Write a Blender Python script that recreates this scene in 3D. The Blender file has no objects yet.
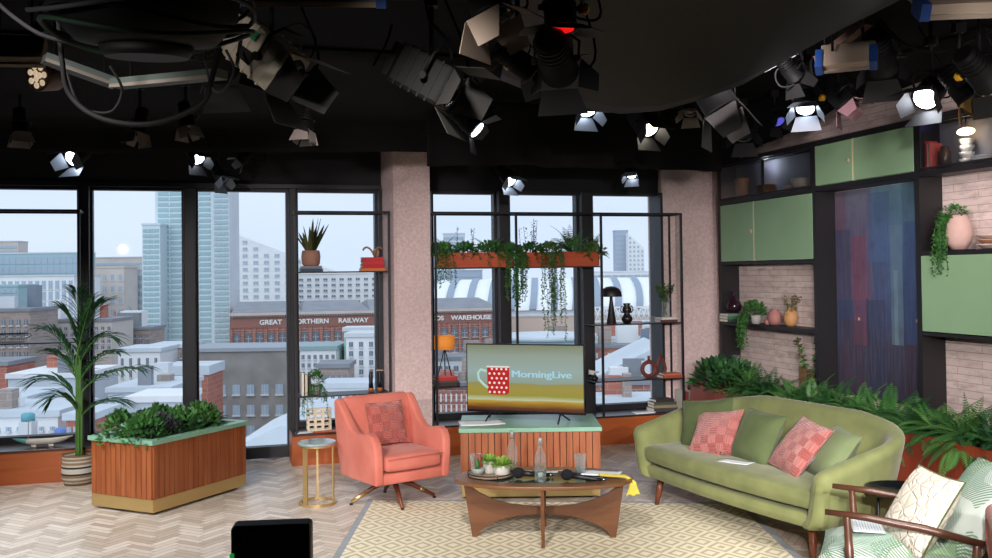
import bpy, bmesh, math, random
from math import pi, sin, cos, radians as R, atan2, sqrt
from mathutils import Vector, Matrix, noise
random.seed(11)
COL = bpy.context.scene.collection
SC = bpy.context.scene
V3 = Vector

# ---------------------------------------------------------------- camera
FOC, CX, CY = 960.0, 496.0, 254.0
PITCH, ROLL, EYE = 0.0200, 0.0128, 1.8
cam_d = bpy.data.cameras.new('camera')
cam = bpy.data.objects.new('camera', cam_d); COL.objects.link(cam)
cam_d.sensor_width = 36.0; cam_d.lens = FOC/992*36.0
cam_d.shift_y = -(279-CY)/992.0
cam_d.clip_start = .05; cam_d.clip_end = 3000
CAMM = Matrix.Translation((0, 0, EYE)) @ Matrix.Rotation(pi/2+PITCH, 4, 'X') @ Matrix.Rotation(-ROLL, 4, 'Z')
cam.matrix_world = CAMM
SC.camera = cam

def ray(x, y):
    d = V3(((x-CX)/FOC, -(y-CY)/FOC, -1.0))
    return (CAMM.to_3x3() @ d)
CAMP = V3((0, 0, EYE))
def PY(x, y, Y):
    d = ray(x, y); return CAMP + d*(Y/d.y)
def PZ(x, y, z=0.0):
    d = ray(x, y); return CAMP + d*((z-EYE)/d.z)
# room frame: u runs along the window facade to the right, v outwards
AL = math.atan(.293)
U = V3((cos(AL), sin(AL), 0)); W = V3((-sin(AL), cos(AL), 0)); O = V3((0, 9.68, 0))
ROOM = Matrix.Translation(O) @ Matrix.Rotation(AL, 4, 'Z')
ROOMI = ROOM.inverted()
def rm(u, v, z=0.0): return O + U*u + W*v + V3((0, 0, z))
def PV(x, y, v):           # pixel on a plane parallel to the facade -> (u, v, z) room coords
    d = ray(x, y); t = (v - (CAMP-O).dot(W))/d.dot(W); p = CAMP+d*t; return ROOMI @ p
def PU(x, y, u):           # pixel on a plane parallel to the right wall -> room coords
    d = ray(x, y); t = (u - (CAMP-O).dot(U))/d.dot(U); p = CAMP+d*t; return ROOMI @ p

# ---------------------------------------------------------------- materials
MATS = {}
REG = {}
def srgb(h):
    if isinstance(h, str):
        h = h.lstrip('#'); c = [int(h[i:i+2], 16)/255 for i in (0, 2, 4)]
    else: c = list(h)
    return tuple(((v/12.92) if v <= .04045 else ((v+.055)/1.055)**2.4) for v in c)+(1,)
def newmat(name):
    m = bpy.data.materials.new(name); m.use_nodes = True
    nt = m.node_tree; b = nt.nodes['Principled BSDF']; MATS[name] = m
    return m, nt, b
def N(nt, typ, **kw):
    n = nt.nodes.new(typ)
    for k, v in kw.items():
        if k.startswith('i_'):
            k = k[2:]; k = int(k) if k.isdigit() else k
            n.inputs[k].default_value = v
        else: setattr(n, k, v)
    return n
def L(nt, a, b): nt.links.new(a, b)
def mathn(nt, op, a, b=None, c=None):
    n = nt.nodes.new('ShaderNodeMath'); n.operation = op
    for i, v in enumerate((a, b, c)):
        if v is None: continue
        if isinstance(v, (int, float)): n.inputs[i].default_value = v
        else: nt.links.new(v, n.inputs[i])
    return n.outputs[0]
def mixc(nt, fac, a, b):
    n = nt.nodes.new('ShaderNodeMix'); n.data_type = 'RGBA'
    for i, v in ((0, fac), (6, a), (7, b)):
        if isinstance(v, (int, float, tuple)): n.inputs[i].default_value = v
        else: nt.links.new(v, n.inputs[i])
    return n.outputs[2]
def mat(name, col, rough=.5, metal=0, var=0.0, scale=8, bump=0, bscale=60, spec=.5, col2=None, sheen=0, coat=0, stretch=None, emit=None, es=1, alpha=1, trans=0):
    if name in MATS: return MATS[name]
    m, nt, b = newmat(name)
    c = srgb(col); b.inputs['Base Color'].default_value = c
    b.inputs['Roughness'].default_value = rough; b.inputs['Metallic'].default_value = metal
    b.inputs['Specular IOR Level'].default_value = spec
    if sheen: b.inputs['Sheen Weight'].default_value = sheen; b.inputs['Sheen Roughness'].default_value = .35
    if coat: b.inputs['Coat Weight'].default_value = coat
    if trans: b.inputs['Transmission Weight'].default_value = trans
    tc = None
    if var or col2 or bump:
        tc = N(nt, 'ShaderNodeTexCoord'); mp = N(nt, 'ShaderNodeMapping'); L(nt, tc.outputs['Object'], mp.inputs[0])
        if stretch: mp.inputs['Scale'].default_value = stretch
        if var or col2:
            nz = N(nt, 'ShaderNodeTexNoise', i_Scale=scale, i_Detail=4.0); L(nt, mp.outputs[0], nz.inputs[0])
            c2 = srgb(col2) if col2 else tuple(max(0, v*(1-var)) for v in c[:3])+(1,)
            rmp = N(nt, 'ShaderNodeMapRange', i_1=.35, i_2=.65); L(nt, nz.outputs[0], rmp.inputs[0])
            L(nt, mixc(nt, rmp.outputs[0], c, c2), b.inputs['Base Color'])
        if bump:
            nb = N(nt, 'ShaderNodeTexNoise', i_Scale=bscale, i_Detail=3.0); L(nt, mp.outputs[0], nb.inputs[0])
            bp = N(nt, 'ShaderNodeBump', i_Strength=bump, i_Distance=.01); L(nt, nb.outputs[0], bp.inputs['Height']); L(nt, bp.outputs[0], b.inputs['Normal'])
    if emit:
        b.inputs['Emission Color'].default_value = srgb(emit); b.inputs['Emission Strength'].default_value = es
    return m
def wood(name, c1, c2, rough=.45, scale=6, axis=2, sc=12):
    if name in MATS: return MATS[name]
    m, nt, b = newmat(name)
    tc = N(nt, 'ShaderNodeTexCoord'); mp = N(nt, 'ShaderNodeMapping'); L(nt, tc.outputs['Object'], mp.inputs[0])
    s = [sc, sc, sc]; s[axis] = sc*.08; mp.inputs['Scale'].default_value = s
    nz = N(nt, 'ShaderNodeTexNoise', i_Scale=1.6, i_Detail=5.0, i_Distortion=.6); L(nt, mp.outputs[0], nz.inputs[0])
    rmp = N(nt, 'ShaderNodeMapRange', i_1=.3, i_2=.7); L(nt, nz.outputs[0], rmp.inputs[0])
    L(nt, mixc(nt, rmp.outputs[0], srgb(c1), srgb(c2)), b.inputs['Base Color'])
    b.inputs['Roughness'].default_value = rough
    bp = N(nt, 'ShaderNodeBump', i_Strength=.15, i_Distance=.004); L(nt, nz.outputs[0], bp.inputs['Height']); L(nt, bp.outputs[0], b.inputs['Normal'])
    return m
def glassmat(name, col, edge=.6, gl=.08, rough=.02, dif=0):
    if name in MATS: return MATS[name]
    m = bpy.data.materials.new(name); m.use_nodes = True; nt = m.node_tree; nt.nodes.clear(); MATS[name] = m
    tr = N(nt, 'ShaderNodeBsdfTransparent'); tr.inputs[0].default_value = srgb(col)
    g = N(nt, 'ShaderNodeBsdfGlossy', i_Roughness=rough); fr = N(nt, 'ShaderNodeLayerWeight', i_0=.5)
    f = mathn(nt, 'ADD', mathn(nt, 'MULTIPLY', mathn(nt, 'POWER', fr.outputs['Facing'], 3.0), edge), gl)
    mx = N(nt, 'ShaderNodeMixShader'); L(nt, f, mx.inputs[0]); L(nt, tr.outputs[0], mx.inputs[1]); L(nt, g.outputs[0], mx.inputs[2])
    if dif:
        df = N(nt, 'ShaderNodeBsdfDiffuse'); df.inputs[0].default_value = (.85, .9, .92, 1); m2 = N(nt, 'ShaderNodeMixShader'); L(nt, mathn(nt, 'ADD', mathn(nt, 'MULTIPLY', mathn(nt, 'POWER', fr.outputs['Facing'], 2.0), dif*2.2), dif*.4), m2.inputs[0]); L(nt, mx.outputs[0], m2.inputs[1]); L(nt, df.outputs[0], m2.inputs[2]); mx = m2  # pale diffuse towards the edges, painted in place of highlights on the glass
    o = N(nt, 'ShaderNodeOutputMaterial'); L(nt, mx.outputs[0], o.inputs[0])
    return m

# ---------------------------------------------------------------- mesh builder
class MB:
    def __init__(s, M=None): s.v = []; s.f = []; s.mi = []; s.M = M or Matrix.Identity(4); s.cur = 0; s.sm = []
    def add(s, vs, fs, M=None, sm=False):
        o = len(s.v); T = s.M @ M if M else s.M
        s.v += [T @ V3(p) for p in vs]
        for f in fs: s.f.append([i+o for i in f]); s.mi.append(s.cur); s.sm.append(sm)
        return s
    def box(s, x0, x1, y0, y1, z0, z1, M=None, bev=0):
        if bev:
            bm = bmesh.new(); bmesh.ops.create_cube(bm, size=1)
            for q in bm.verts: q.co = V3((x0+(q.co.x+.5)*(x1-x0), y0+(q.co.y+.5)*(y1-y0), z0+(q.co.z+.5)*(z1-z0)))
            bmesh.ops.bevel(bm, geom=bm.edges[:], offset=bev, segments=2, affect='EDGES', profile=.5)
            bm.verts.index_update()
            s.add([q.co.copy() for q in bm.verts], [[q.index for q in f.verts] for f in bm.faces], M); bm.free(); return s
        vs = [(x, y, z) for z in (z0, z1) for y in (y0, y1) for x in (x0, x1)]
        return s.add(vs, [(0,2,3,1),(4,5,7,6),(0,1,5,4),(2,6,7,3),(0,4,6,2),(1,3,7,5)], M)
    def prism(s, pts, z0, z1, M=None, ax='z', sm=False):   # polygon in plane extruded
        n = len(pts); a = 0
        for i in range(n):
            p, q = pts[i], pts[(i+1) % n]; a += p[0]*q[1]-q[0]*p[1]
        pts = list(pts) if a > 0 else list(pts)[::-1]
        def mk(p, h):
            return (p[0], p[1], h) if ax == 'z' else ((p[0], -h, p[1]) if ax == 'y' else (h, p[0], p[1]))
        vs = [mk(p, z0) for p in pts]+[mk(p, z1) for p in pts]
        fs = [list(range(n))[::-1], list(range(n, 2*n))]
        s.add(vs, fs, M)
        o = len(s.v)-2*n
        for i in range(n):
            j = (i+1) % n; s.f.append([o+i, o+j, o+n+j, o+n+i]); s.mi.append(s.cur); s.sm.append(sm)
        return s
    def lathe(s, prof, n=20, M=None, cap=True, sm=True, sx=1, sy=1):
        vs = []; fs = []; k = len(prof)
        for r, z in prof:
            for i in range(n):
                a = 2*pi*i/n; vs.append((r*cos(a)*sx, r*sin(a)*sy, z))
        for j in range(k-1):
            for i in range(n):
                i2 = (i+1) % n; fs.append((j*n+i, j*n+i2, (j+1)*n+i2, (j+1)*n+i))
        s.add(vs, fs, M, sm)
        if cap:
            o = len(s.v)-k*n
            for j, rev in ((0, True), (k-1, False)):
                if prof[j][0] > 1e-4:
                    f = [o+j*n+i for i in range(n)]; s.f.append(f[::-1] if rev else f); s.mi.append(s.cur); s.sm.append(False)
        return s
    def cyl(s, a, b, r0, r1=None, n=12, cap=True):
        a = V3(a); b = V3(b); d = b-a; ln = d.length
        if ln < 1e-6: return s
        q = d.to_track_quat('Z', 'Y').to_matrix().to_4x4()
        return s.lathe([(r0, 0), (r1 if r1 is not None else r0, ln)], n, Matrix.Translation(a) @ q, cap)
    def sph(s, c, r, n=14, k=8, sx=1, sy=1, sz=1, M=None):
        pr = [(max(r*sin(pi*j/k), 1e-5), -r*cos(pi*j/k)*sz) for j in range(k+1)]
        T = Matrix.Translation(V3(c)); 
        return s.lathe(pr, n, (M @ T) if M else T, False, True, sx, sy)
    def tube(s, pts, r, n=8, cap=True, rs=None):
        pts = [V3(p) for p in pts]; k = len(pts)
        up = V3((0, 0, 1)); vs = []; prev = None
        for i, p in enumerate(pts):
            t = (pts[min(i+1, k-1)]-pts[max(i-1, 0)])
            if t.length < 1e-9: t = V3((0, 0, 1))
            t.normalize()
            if prev is None:
                a = t.orthogonal().normalized()
            else:
                a = prev - t*prev.dot(t)
                a = a.normalized() if a.length > 1e-6 else t.orthogonal().normalized()
            prev = a; b = t.cross(a)
            rr = rs[i] if rs else r
            for j in range(n):
                an = 2*pi*j/n; vs.append(p+(a*cos(an)+b*sin(an))*rr)
        fs = [(i*n+j, i*n+(j+1) % n, (i+1)*n+(j+1) % n, (i+1)*n+j) for i in range(k-1) for j in range(n)]
        s.add(vs, fs, None, True)
        if cap:
            o = len(s.v)-k*n
            s.f.append([o+j for j in range(n)][::-1]); s.f.append([o+(k-1)*n+j for j in range(n)]); s.mi += [s.cur]*2; s.sm += [False]*2
        return s
    def grid(s, fn, nu, nv, M=None, cu=False, sm=True):    # surface fn(i/nu, j/nv)
        mu = nu if cu else nu+1
        vs = [fn(i/nu, j/nv) for j in range(nv+1) for i in range(mu)]
        fs = [(j*mu+i, j*mu+(i+1) % mu, (j+1)*mu+(i+1) % mu, (j+1)*mu+i) for j in range(nv) for i in range(nu)]
        return s.add(vs, fs, M, sm)
    def build(s, name, m=None, parent=None, smooth=None, loc=None, mods=None):
        me = bpy.data.meshes.new(name)
        c = V3((0, 0, 0))
        me.from_pydata([tuple(p) for p in s.v], [], s.f)
        ms = m if isinstance(m, (list, tuple)) else [m]
        for q in ms:
            if q: me.materials.append(q)
        for i, p in enumerate(me.polygons):
            p.material_index = s.mi[i]; p.use_smooth = s.sm[i] if smooth is None else smooth
        me.update()
        o = bpy.data.objects.new(name, me); COL.objects.link(o)
        if parent: o.parent = parent; REG.setdefault(parent.name, []).append(o)
        if loc: o.location = loc
        return o
def subdiv(o, lv=2):
    md = o.modifiers.new('s', 'SUBSURF'); md.levels = lv; md.render_levels = lv
    for p in o.data.polygons: p.use_smooth = True
    return o
def bevel(o, w=.005, seg=2):
    md = o.modifiers.new('b', 'BEVEL'); md.width = w; md.segments = seg; md.limit_method = 'ANGLE'
    return o
def tag(o, label, cat, group=None, kind=None):
    o['label'] = label; o['category'] = cat
    if group: o['group'] = group
    if kind: o['kind'] = kind
    return o
def struct(o): o['kind'] = 'structure'; return o
def thing(name, label, cat, loc=(0, 0, 0), rz=0, group=None, M=None):
    o = bpy.data.objects.new(name, None); COL.objects.link(o); o.empty_display_size = .1
    if M is not None: o.matrix_world = M
    else: o.location = loc; o.rotation_euler = (0, 0, rz)
    return tag(o, label, cat, group)
def dup(root, loc=None, rz=None, label=None, group=None, M=None, scale=None):
    def cp(o, par):
        c = o.copy(); COL.objects.link(c)
        if par: c.parent = par
        REG.setdefault(c.name, [])
        for ch in REG.get(o.name, []): REG[c.name].append(cp(ch, c))
        return c
    r = cp(root, None)
    if M is not None: r.matrix_world = M
    if loc is not None: r.location = loc
    if rz is not None: r.rotation_euler = (0, 0, rz)
    if scale is not None: r.scale = (scale,)*3 if isinstance(scale, (int, float)) else scale
    if label: r['label'] = label
    if group: r['group'] = group
    return r
def kid(o, m4, parent):          # one more copy of a part under a parent
    c = o.copy(); COL.objects.link(c); c.parent = parent; c.matrix_basis = m4
    REG.setdefault(parent.name, []).append(c); return c
def roomM(u, v, z=0, rz=0): return Matrix.Translation(rm(u, v, z)) @ Matrix.Rotation(AL+rz, 4, 'Z')
def text_mesh(s, size, name, m, parent, M, depth=.002, align='LEFT', bold=0, sx=1):
    cu = bpy.data.curves.new(name, 'FONT'); cu.body = s; cu.size = size; cu.extrude = depth; cu.align_x = align; cu.offset = bold
    t = bpy.data.objects.new(name+'_c', cu); COL.objects.link(t)
    dg = bpy.context.evaluated_depsgraph_get(); me = bpy.data.meshes.new_from_object(t.evaluated_get(dg))
    bpy.data.objects.remove(t); bpy.data.curves.remove(cu)
    me.name = name; me.materials.clear(); me.materials.append(m)
    T = M @ Matrix.Diagonal((sx, 1, 1, 1))
    me.transform(T)
    o = bpy.data.objects.new(name, me); COL.objects.link(o)
    if parent: o.parent = parent; REG.setdefault(parent.name, []).append(o)
    return o
# ================================================================ ROOM
M_black = mat('black_metal', '#15151a', .45)
M_frame = mat('window_frame', '#17171d', .5)
M_blackcloth = mat('black_cloth', '#0b0b0e', .95, bump=.3, bscale=30, spec=.1)
M_hemcloth = mat('hem_cloth', '#1c1b1c', .95, bump=.3, bscale=30, spec=.1)
M_redwood = wood('red_wood', '#7c3721', '#984b2c', .4, sc=7, axis=0)
M_redwoodz = wood('slat_wood', '#884524', '#a86238', .42, sc=14, axis=2)
M_greenpaint = mat('green_paint', '#8eb28a', .55, var=.06, scale=3)
M_greentop = mat('green_top', '#84b39a', .35)
M_gold = mat('brass', '#d8bd84', .33, metal=.85)
M_darkwood = wood('walnut', '#5c2f1c', '#7d452a', .38, sc=9, axis=0)
M_white = mat('white_paint', '#e8e6e2', .6)

# floor: herringbone blocks, tone per block
def make_floor():
    m, nt, b = newmat('parquet')
    at = N(nt, 'ShaderNodeAttribute', attribute_name='tone')
    tc = N(nt, 'ShaderNodeTexCoord')
    n1 = N(nt, 'ShaderNodeTexNoise', i_Scale=28.0, i_Detail=4.0); L(nt, tc.outputs['Object'], n1.inputs[0])
    n2 = N(nt, 'ShaderNodeTexNoise', i_Scale=.7, i_Detail=2.0); L(nt, tc.outputs['Object'], n2.inputs[0])
    a = mathn(nt, 'ADD', mathn(nt, 'MULTIPLY', at.outputs['Fac'], .6), mathn(nt, 'MULTIPLY', n1.outputs[0], .45))
    r = N(nt, 'ShaderNodeValToRGB'); L(nt, a, r.inputs[0])
    e = r.color_ramp.elements; e[0].position = .12; e[0].color = srgb('#b09d88'); e[1].position = .85; e[1].color = srgb('#eaddcc')
    x = e.new(.5); x.color = srgb('#d2c0ac')
    g = mixc(nt, mathn(nt, 'MULTIPLY', n2.outputs[0], .25), r.outputs[0], srgb('#c4bfba'))
    L(nt, g, b.inputs['Base Color']); b.inputs['Roughness'].default_value = .34
    L(nt, mathn(nt, 'ADD', mathn(nt, 'MULTIPLY', n1.outputs[0], .25), .25), b.inputs['Roughness'])
    x0, x1, y0, y1 = -6.4, 3.2, -11.6, .7
    Lg, w = .22, .055
    bm = bmesh.new(); lay = bm.faces.layers.float.new('t'); cols = []
    vs = []; fs = []
    # sub floor (dark seams)
    rr = random.Random(5); c45 = cos(pi/4)
    k = int(Lg/w)
    def emit(ax, ay, lx, ly):
        cx, cy = (ax+lx/2), (ay+ly/2)
        X = (cx-cy)*c45; Y = (cx+cy)*c45
        if not (x0+.25 < X < x1-.25 and y0+.25 < Y < y1-.25): return
        g = .0012; o = len(vs)
        for px, py in ((ax+g, ay+g), (ax+lx-g, ay+g), (ax+lx-g, ay+ly-g), (ax+g, ay+ly-g)):
            vs.append(((px-py)*c45, (px+py)*c45, 0.0))
        fs.append((o, o+1, o+2, o+3)); cols.append(rr.random())
    R_ = 210
    for i in range(-R_, R_):
        for j in range(-70, 70):
            bx = i*w + j*2*Lg; by = i*w
            # classic herringbone: horizontal block at (i w, i w), vertical beside it
            ax, ay = i*w + j*Lg, i*w - j*Lg
            emit(ax, ay, Lg, w)
            emit(ax, ay+w, w, Lg)
    me = bpy.data.meshes.new('floor'); 
    n = len(vs); vs += [(x0, y0, -.003), (x1, y0, -.003), (x1, y1, -.003), (x0, y1, -.003)]
    fs.append((n, n+1, n+2, n+3)); cols.append(0)
    vs += [(x0, y0, -.25), (x1, y0, -.25), (x1, y1, -.25), (x0, y1, -.25)]
    fs += [(n+7, n+6, n+5, n+4), (n, n+4, n+5, n+1), (n+1, n+5, n+6, n+2), (n+2, n+6, n+7, n+3), (n+3, n+7, n+4, n)]; cols += [0]*5
    me.from_pydata(vs, [], fs); at_ = me.attributes.new('tone', 'FLOAT', 'FACE')
    at_.data.foreach_set('value', cols); me.materials.append(m); me.materials.append(mat('floor_seam', '#5a4637', .6))
    for p in list(me.polygons)[-6:]: p.material_index = 1
    o = bpy.data.objects.new('floor', me); COL.objects.link(o); o.matrix_world = ROOM
    return struct(o)
make_floor()

def rbox(name, u0, u1, v0, v1, z0, z1, m, parent=None, bev=0):   # box in room coords
    b = MB(); b.box(u0, u1, v0, v1, z0, z1, bev=bev); o = b.build(name, m, parent)
    if parent is None: o.matrix_world = ROOM
    return o
ZC = 3.3
struct(rbox('ceiling', -6.4, 3.2, -11.6, .7, ZC, ZC+.2, M_blackcloth))
# white washed brick / board wall on the right
def brickmat(name, c1, c2, mortar, w=.34, h=.085, rot=True, msize=.004, rough=.8, noise_c=None, bumpd=.006, scale=1):
    m, nt, b = newmat(name)
    tc = N(nt, 'ShaderNodeTexCoord'); sp = N(nt, 'ShaderNodeSeparateXYZ'); L(nt, tc.outputs['Object'], sp.inputs[0])
    cb = N(nt, 'ShaderNodeCombineXYZ')
    L(nt, mathn(nt, 'ADD', sp.outputs[0], sp.outputs[1]), cb.inputs[0]); L(nt, sp.outputs[2], cb.inputs[1])
    br = N(nt, 'ShaderNodeTexBrick', i_Scale=scale); L(nt, cb.outputs[0], br.inputs[0])
    br.inputs['Color1'].default_value = srgb(c1); br.inputs['Color2'].default_value = srgb(c2); br.inputs['Mortar'].default_value = srgb(mortar)
    br.inputs['Mortar Size'].default_value = msize; br.inputs['Brick Width'].default_value = w; br.inputs['Row Height'].default_value = h
    col = br.outputs[0]
    if noise_c:
        mp = N(nt, 'ShaderNodeMapping'); mp.inputs['Scale'].default_value = (1, 1, 3.2); L(nt, tc.outputs['Object'], mp.inputs[0])
        nz = N(nt, 'ShaderNodeTexNoise', i_Scale=5.0, i_Detail=6.0, i_Roughness=.7); L(nt, mp.outputs[0], nz.inputs[0])
        rg = N(nt, 'ShaderNodeMapRange', i_1=.48, i_2=.72); L(nt, nz.outputs[0], rg.inputs[0])
        col = mixc(nt, mathn(nt, 'MULTIPLY', rg.outputs[0], .75), col, srgb(noise_c))
    L(nt, col, b.inputs['Base Color']); b.inputs['Roughness'].default_value = rough
    bp = N(nt, 'ShaderNodeBump', i_Strength=.6, i_Distance=bumpd); bp.invert = True
    L(nt, br.outputs['Fac'], bp.inputs['Height']); L(nt, bp.outputs[0], b.inputs['Normal'])
    return m
M_board = brickmat('whitewashed_boards', '#e2d0c9', '#d6c2bb', '#a08d86', noise_c='#a08a83', w=.5, h=.058, msize=.0022)
UW = 2.72
struct(rbox('wall_right', UW, UW+.25, -11.6, .7, 0, ZC, M_board))
struct(rbox('wall_left', -6.4, -6.2, -11.6, .7, 0, ZC, mat('dark_wall', '#2a2a2d', .9)))
struct(rbox('wall_front', -6.4, 3.2, -11.8, -11.6, 0, ZC, mat('dark_wall', '#2a2a2d', .9)))

# window facade: glass plane at VG
VG = .45
def uo(x, y=300, v=VG): return PV(x, y, v).x
ZT = 2.66
xs = [-75, 79.5, 92.5, 183.5, 197.5, 287.5, 297, 376, 382]
M_pane = glassmat('window_glass', '#f8fbfb', gl=.015)
M_ftrim = mat('frame_trim', '#8f99a4', .5)
def window(n, xl, xr, zb, door=False):
    ul, ur = uo(xl), uo(xr)
    b = MB(); t = .012
    b.box(ul-.01, ul+t, VG-.06, VG+.05, zb, ZT); b.box(ur-t, ur+.01, VG-.06, VG+.05, zb, ZT)
    b.box(ul+t, ur-t, VG-.06, VG+.05, zb, zb+.06 if not door else zb+.11); b.box(ul+t, ur-t, VG-.06, VG+.05, ZT-.03, ZT)
    o = b.build('window_%d' % n, M_frame); o.matrix_world = ROOM; struct(o)
    g = MB(); g.box(ul+t, ur-t, VG-.006, VG+.006, zb+(.11 if door else .06), ZT-.03); g.build('glass_pane', M_pane, o)
    return ul, ur
UL = -6.2
wl = [(-190, -72, .3, 0), (-60, 79.5, .3, 0), (92.5, 183.5, .3, 0), (197.5, 287.5, .02, 1), (297, 376, .3, 0), (432, 494.5, .3, 0), (508, 576.5, .3, 0), (590, 657, .3, 0)]
edges = []
for i, (a, c, zb, d) in enumerate(wl): edges.append(window(i+1, a, c, zb, d))
# mullions between the windows, each its own upright
for i in range(len(edges)-1):
    a, c = edges[i][1], edges[i+1][0]
    if i == 4: continue
    struct(rbox('trim_%d' % (i+1), a+.01, c-.01, VG-.16, VG+.12, 0, ZT, M_frame, bev=.008))
struct(rbox('trim_20', UL, edges[0][0]-.01, VG-.16, VG+.12, 0, ZT, M_frame))
struct(rbox('trim_21', edges[4][1]+.01, -.98, VG-.16, VG+.12, 0, ZT, M_frame))
struct(rbox('trim_22', edges[7][1]+.01, PV(663, 300, .3).x-.02, VG-.16, VG+.12, 0, ZT, M_frame))
# header above windows and sill walls under them
struct(rbox('wall_back', UL, PV(663, 300, .3).x-.02, VG-.1, VG+.25, ZT+.001, ZC, mat('header_black', '#121115', .8)))
u_door0, u_door1 = edges[3]
struct(rbox('baseboard_back', UL, u_door0-.02, VG-.1, VG+.2, 0, .299, M_frame))
struct(rbox('baseboard_rear', u_door1+.02, UW, VG-.1, VG+.2, 0, .299, M_frame))
struct(rbox('trim_12', UL, -1.1, VG-.13, VG-.102, 2.66, 2.70, M_black))

# concrete columns
def concrete():
    m, nt, b = newmat('rough_plaster')
    tc = N(nt, 'ShaderNodeTexCoord'); nz = N(nt, 'ShaderNodeTexNoise', i_Scale=38.0, i_Detail=6.0, i_Roughness=.75); L(nt, tc.outputs['Object'], nz.inputs[0])
    n2 = N(nt, 'ShaderNodeTexNoise', i_Scale=2.0, i_Detail=3.0); L(nt, tc.outputs['Object'], n2.inputs[0])
    r = N(nt, 'ShaderNodeMapRange', i_1=.42, i_2=.62); L(nt, nz.outputs[0], r.inputs[0])
    c = mixc(nt, r.outputs[0], srgb('#d4b8b5'), srgb('#eed4d1'))
    c = mixc(nt, mathn(nt, 'MULTIPLY', n2.outputs[0], .4), c, srgb('#a59c98'))
    L(nt, c, b.inputs['Base Color']); b.inputs['Roughness'].default_value = .9
    bp = N(nt, 'ShaderNodeBump', i_Strength=.4, i_Distance=.006); L(nt, nz.outputs[0], bp.inputs['Height']); L(nt, bp.outputs[0], b.inputs['Normal'])
    return m
M_conc = concrete()
ua, ub = PV(398, 300, -.1).x, PV(431, 300, -.1).x
ucl = PV(383, 300, .3).x
b = MB(); b.prism([(ua, -.1), (ub, -.1), (ub, VG+.1), (ucl, VG+.1), (ucl, .3), (ua-.03, -.07)], 0, ZC)
o = struct(b.build('wall_column', M_conc)); o.matrix_world = ROOM; o.name = 'wall_pillar_left'
ua2, ub2 = PV(663, 300, .3).x, UW-.035
b = MB()
for z0, z1 in ((0, 1.435), (1.441, 2.13), (2.136, ZC)): b.box(ua2, ub2+.03, .3, VG+.2, z0, z1)
b.box(ua2+.01, ub2+.02, .31, VG+.2, 1.43, 1.445); b.box(ua2+.01, ub2+.02, .31, VG+.2, 2.12, 2.14)
o = struct(b.build('wall_pillar_right', M_conc)); o.matrix_world = ROOM

# low wooden benches under the windows
def bench(u0, u1, label, v0=0.0):
    t = thing('window_bench', label, 'bench', M=roomM((u0+u1)/2, v0), group='low wooden benches under the windows')
    h = (u1-u0)/2
    b = MB(); b.box(-h, h, 0, VG-.102-v0, 0, .28); b.build('body', wood('bench_wood', '#97491f', '#b5602f', .4, sc=7, axis=0), t)
    b = MB(); b.box(-h, h, -.012, VG-.102-v0, .2805, .3, bev=.003); b.build('top', mat('bench_top', '#3b2a26', .3), t)
    return t
bench(UL, uo(190, 300, 0), 'long low red-brown wooden bench under the leftmost windows, behind the palm')
bench(PV(292, 440, 0).x, ua-.035, 'short red-brown wooden bench under the shelving between door window and plaster column')
bench(ub+.002, UW-.23, 'red-brown wooden bench running behind the television, from column to sofa')

# ---------------------------------------------------------------- ceiling cloths
def cloth(name, f, nu, nv, m, label, thick=.006):
    b = MB(); b.grid(f, nu, nv, sm=True); o = b.build(name, m)
    md = o.modifiers.new('t', 'SOLIDIFY'); md.thickness = thick
    return tag(o, label, 'drape')
def lerp(a, b, t): return a+(b-a)*t
def poly(pts, x):
    if x <= pts[0][0]: return pts[0][1]
    for (a, p), (c, q) in zip(pts, pts[1:]):
        if x <= c: return p+(q-p)*(x-a)/(c-a)
    return pts[-1][1]
def f_hem(s, t):
    x = lerp(-80, 436, s); p = PV(x, 152, -.75)
    fold = .02*sin(s*40)+.015*sin(s*17+1)
    zt = lerp(p.z, p.z+.23, min(1, t/.35)) if t < .35 else lerp(p.z+.23, ZC-.02, (t-.35)/.65)
    v = -.75 + fold*(1 if t < .35 else 1-(t-.35)/.65) - (0 if t < .35 else (t-.35)/.65*2.2)
    return rm(p.x, v, zt)
cloth('ceiling_drape', f_hem, 90, 14, M_hemcloth, 'dark charcoal cloth valance hanging over the left windows')
def f_mid(s, t):
    x = lerp(428, 724, s); yb = poly([(428, 166), (535, 165), (545, 167), (640, 169), (724, 171)], x)
    v = -1.35; p = PV(x, yb, v); fold = .035*sin(s*34)+.03*sin(s*13+2)
    return rm(p.x, v+fold*(1-.4*t), lerp(p.z, ZC-.02, t))
cloth('ceiling_drape', f_mid, 90, 12, M_hemcloth, 'dark folded cloth valance hanging over the central windows behind the television')
def f_swag(s, t):
    x = lerp(500, 905, s); yb = poly([(500, 80), (545, 98), (580, 108), (620, 114), (660, 111), (700, 100), (742, 85), (790, 58), (840, 30), (880, 6), (905, -12)], x)
    Y0 = 5.3; p = PY(x, yb, Y0)
    a = t*pi*.5
    return V3((p.x+.2*t*(.5-s), Y0-2.3*t+.25*sin(pi*t), p.z+(ZC-.02-p.z)*t+.025*sin(s*11+t*6)*sin(pi*t)-.10*sin(pi*t)*(1-t)))
cloth('ceiling_drape', f_swag, 60, 14, mat('swag_cloth', '#0d0f15', .6, bump=.2, bscale=20, spec=.3), 'big black sagging cloth slung under the ceiling above the sofa')
def f_right(s, t):
    x = lerp(716, 1060, s); yb = poly([(716, 168), (735, 161), (765, 143), (805, 128), (845, 104), (905, 87), (992, 62), (1060, 45)], x)
    p = PU(x, yb, 2.44); fold = .02*sin(s*50)
    return rm(2.44+fold-.6*t, p.y, lerp(min(p.z, ZC-.04), ZC-.02, t))
cloth('ceiling_drape', f_right, 70, 8, M_blackcloth, 'black cloth edging the ceiling above the green wall cupboards')
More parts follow.
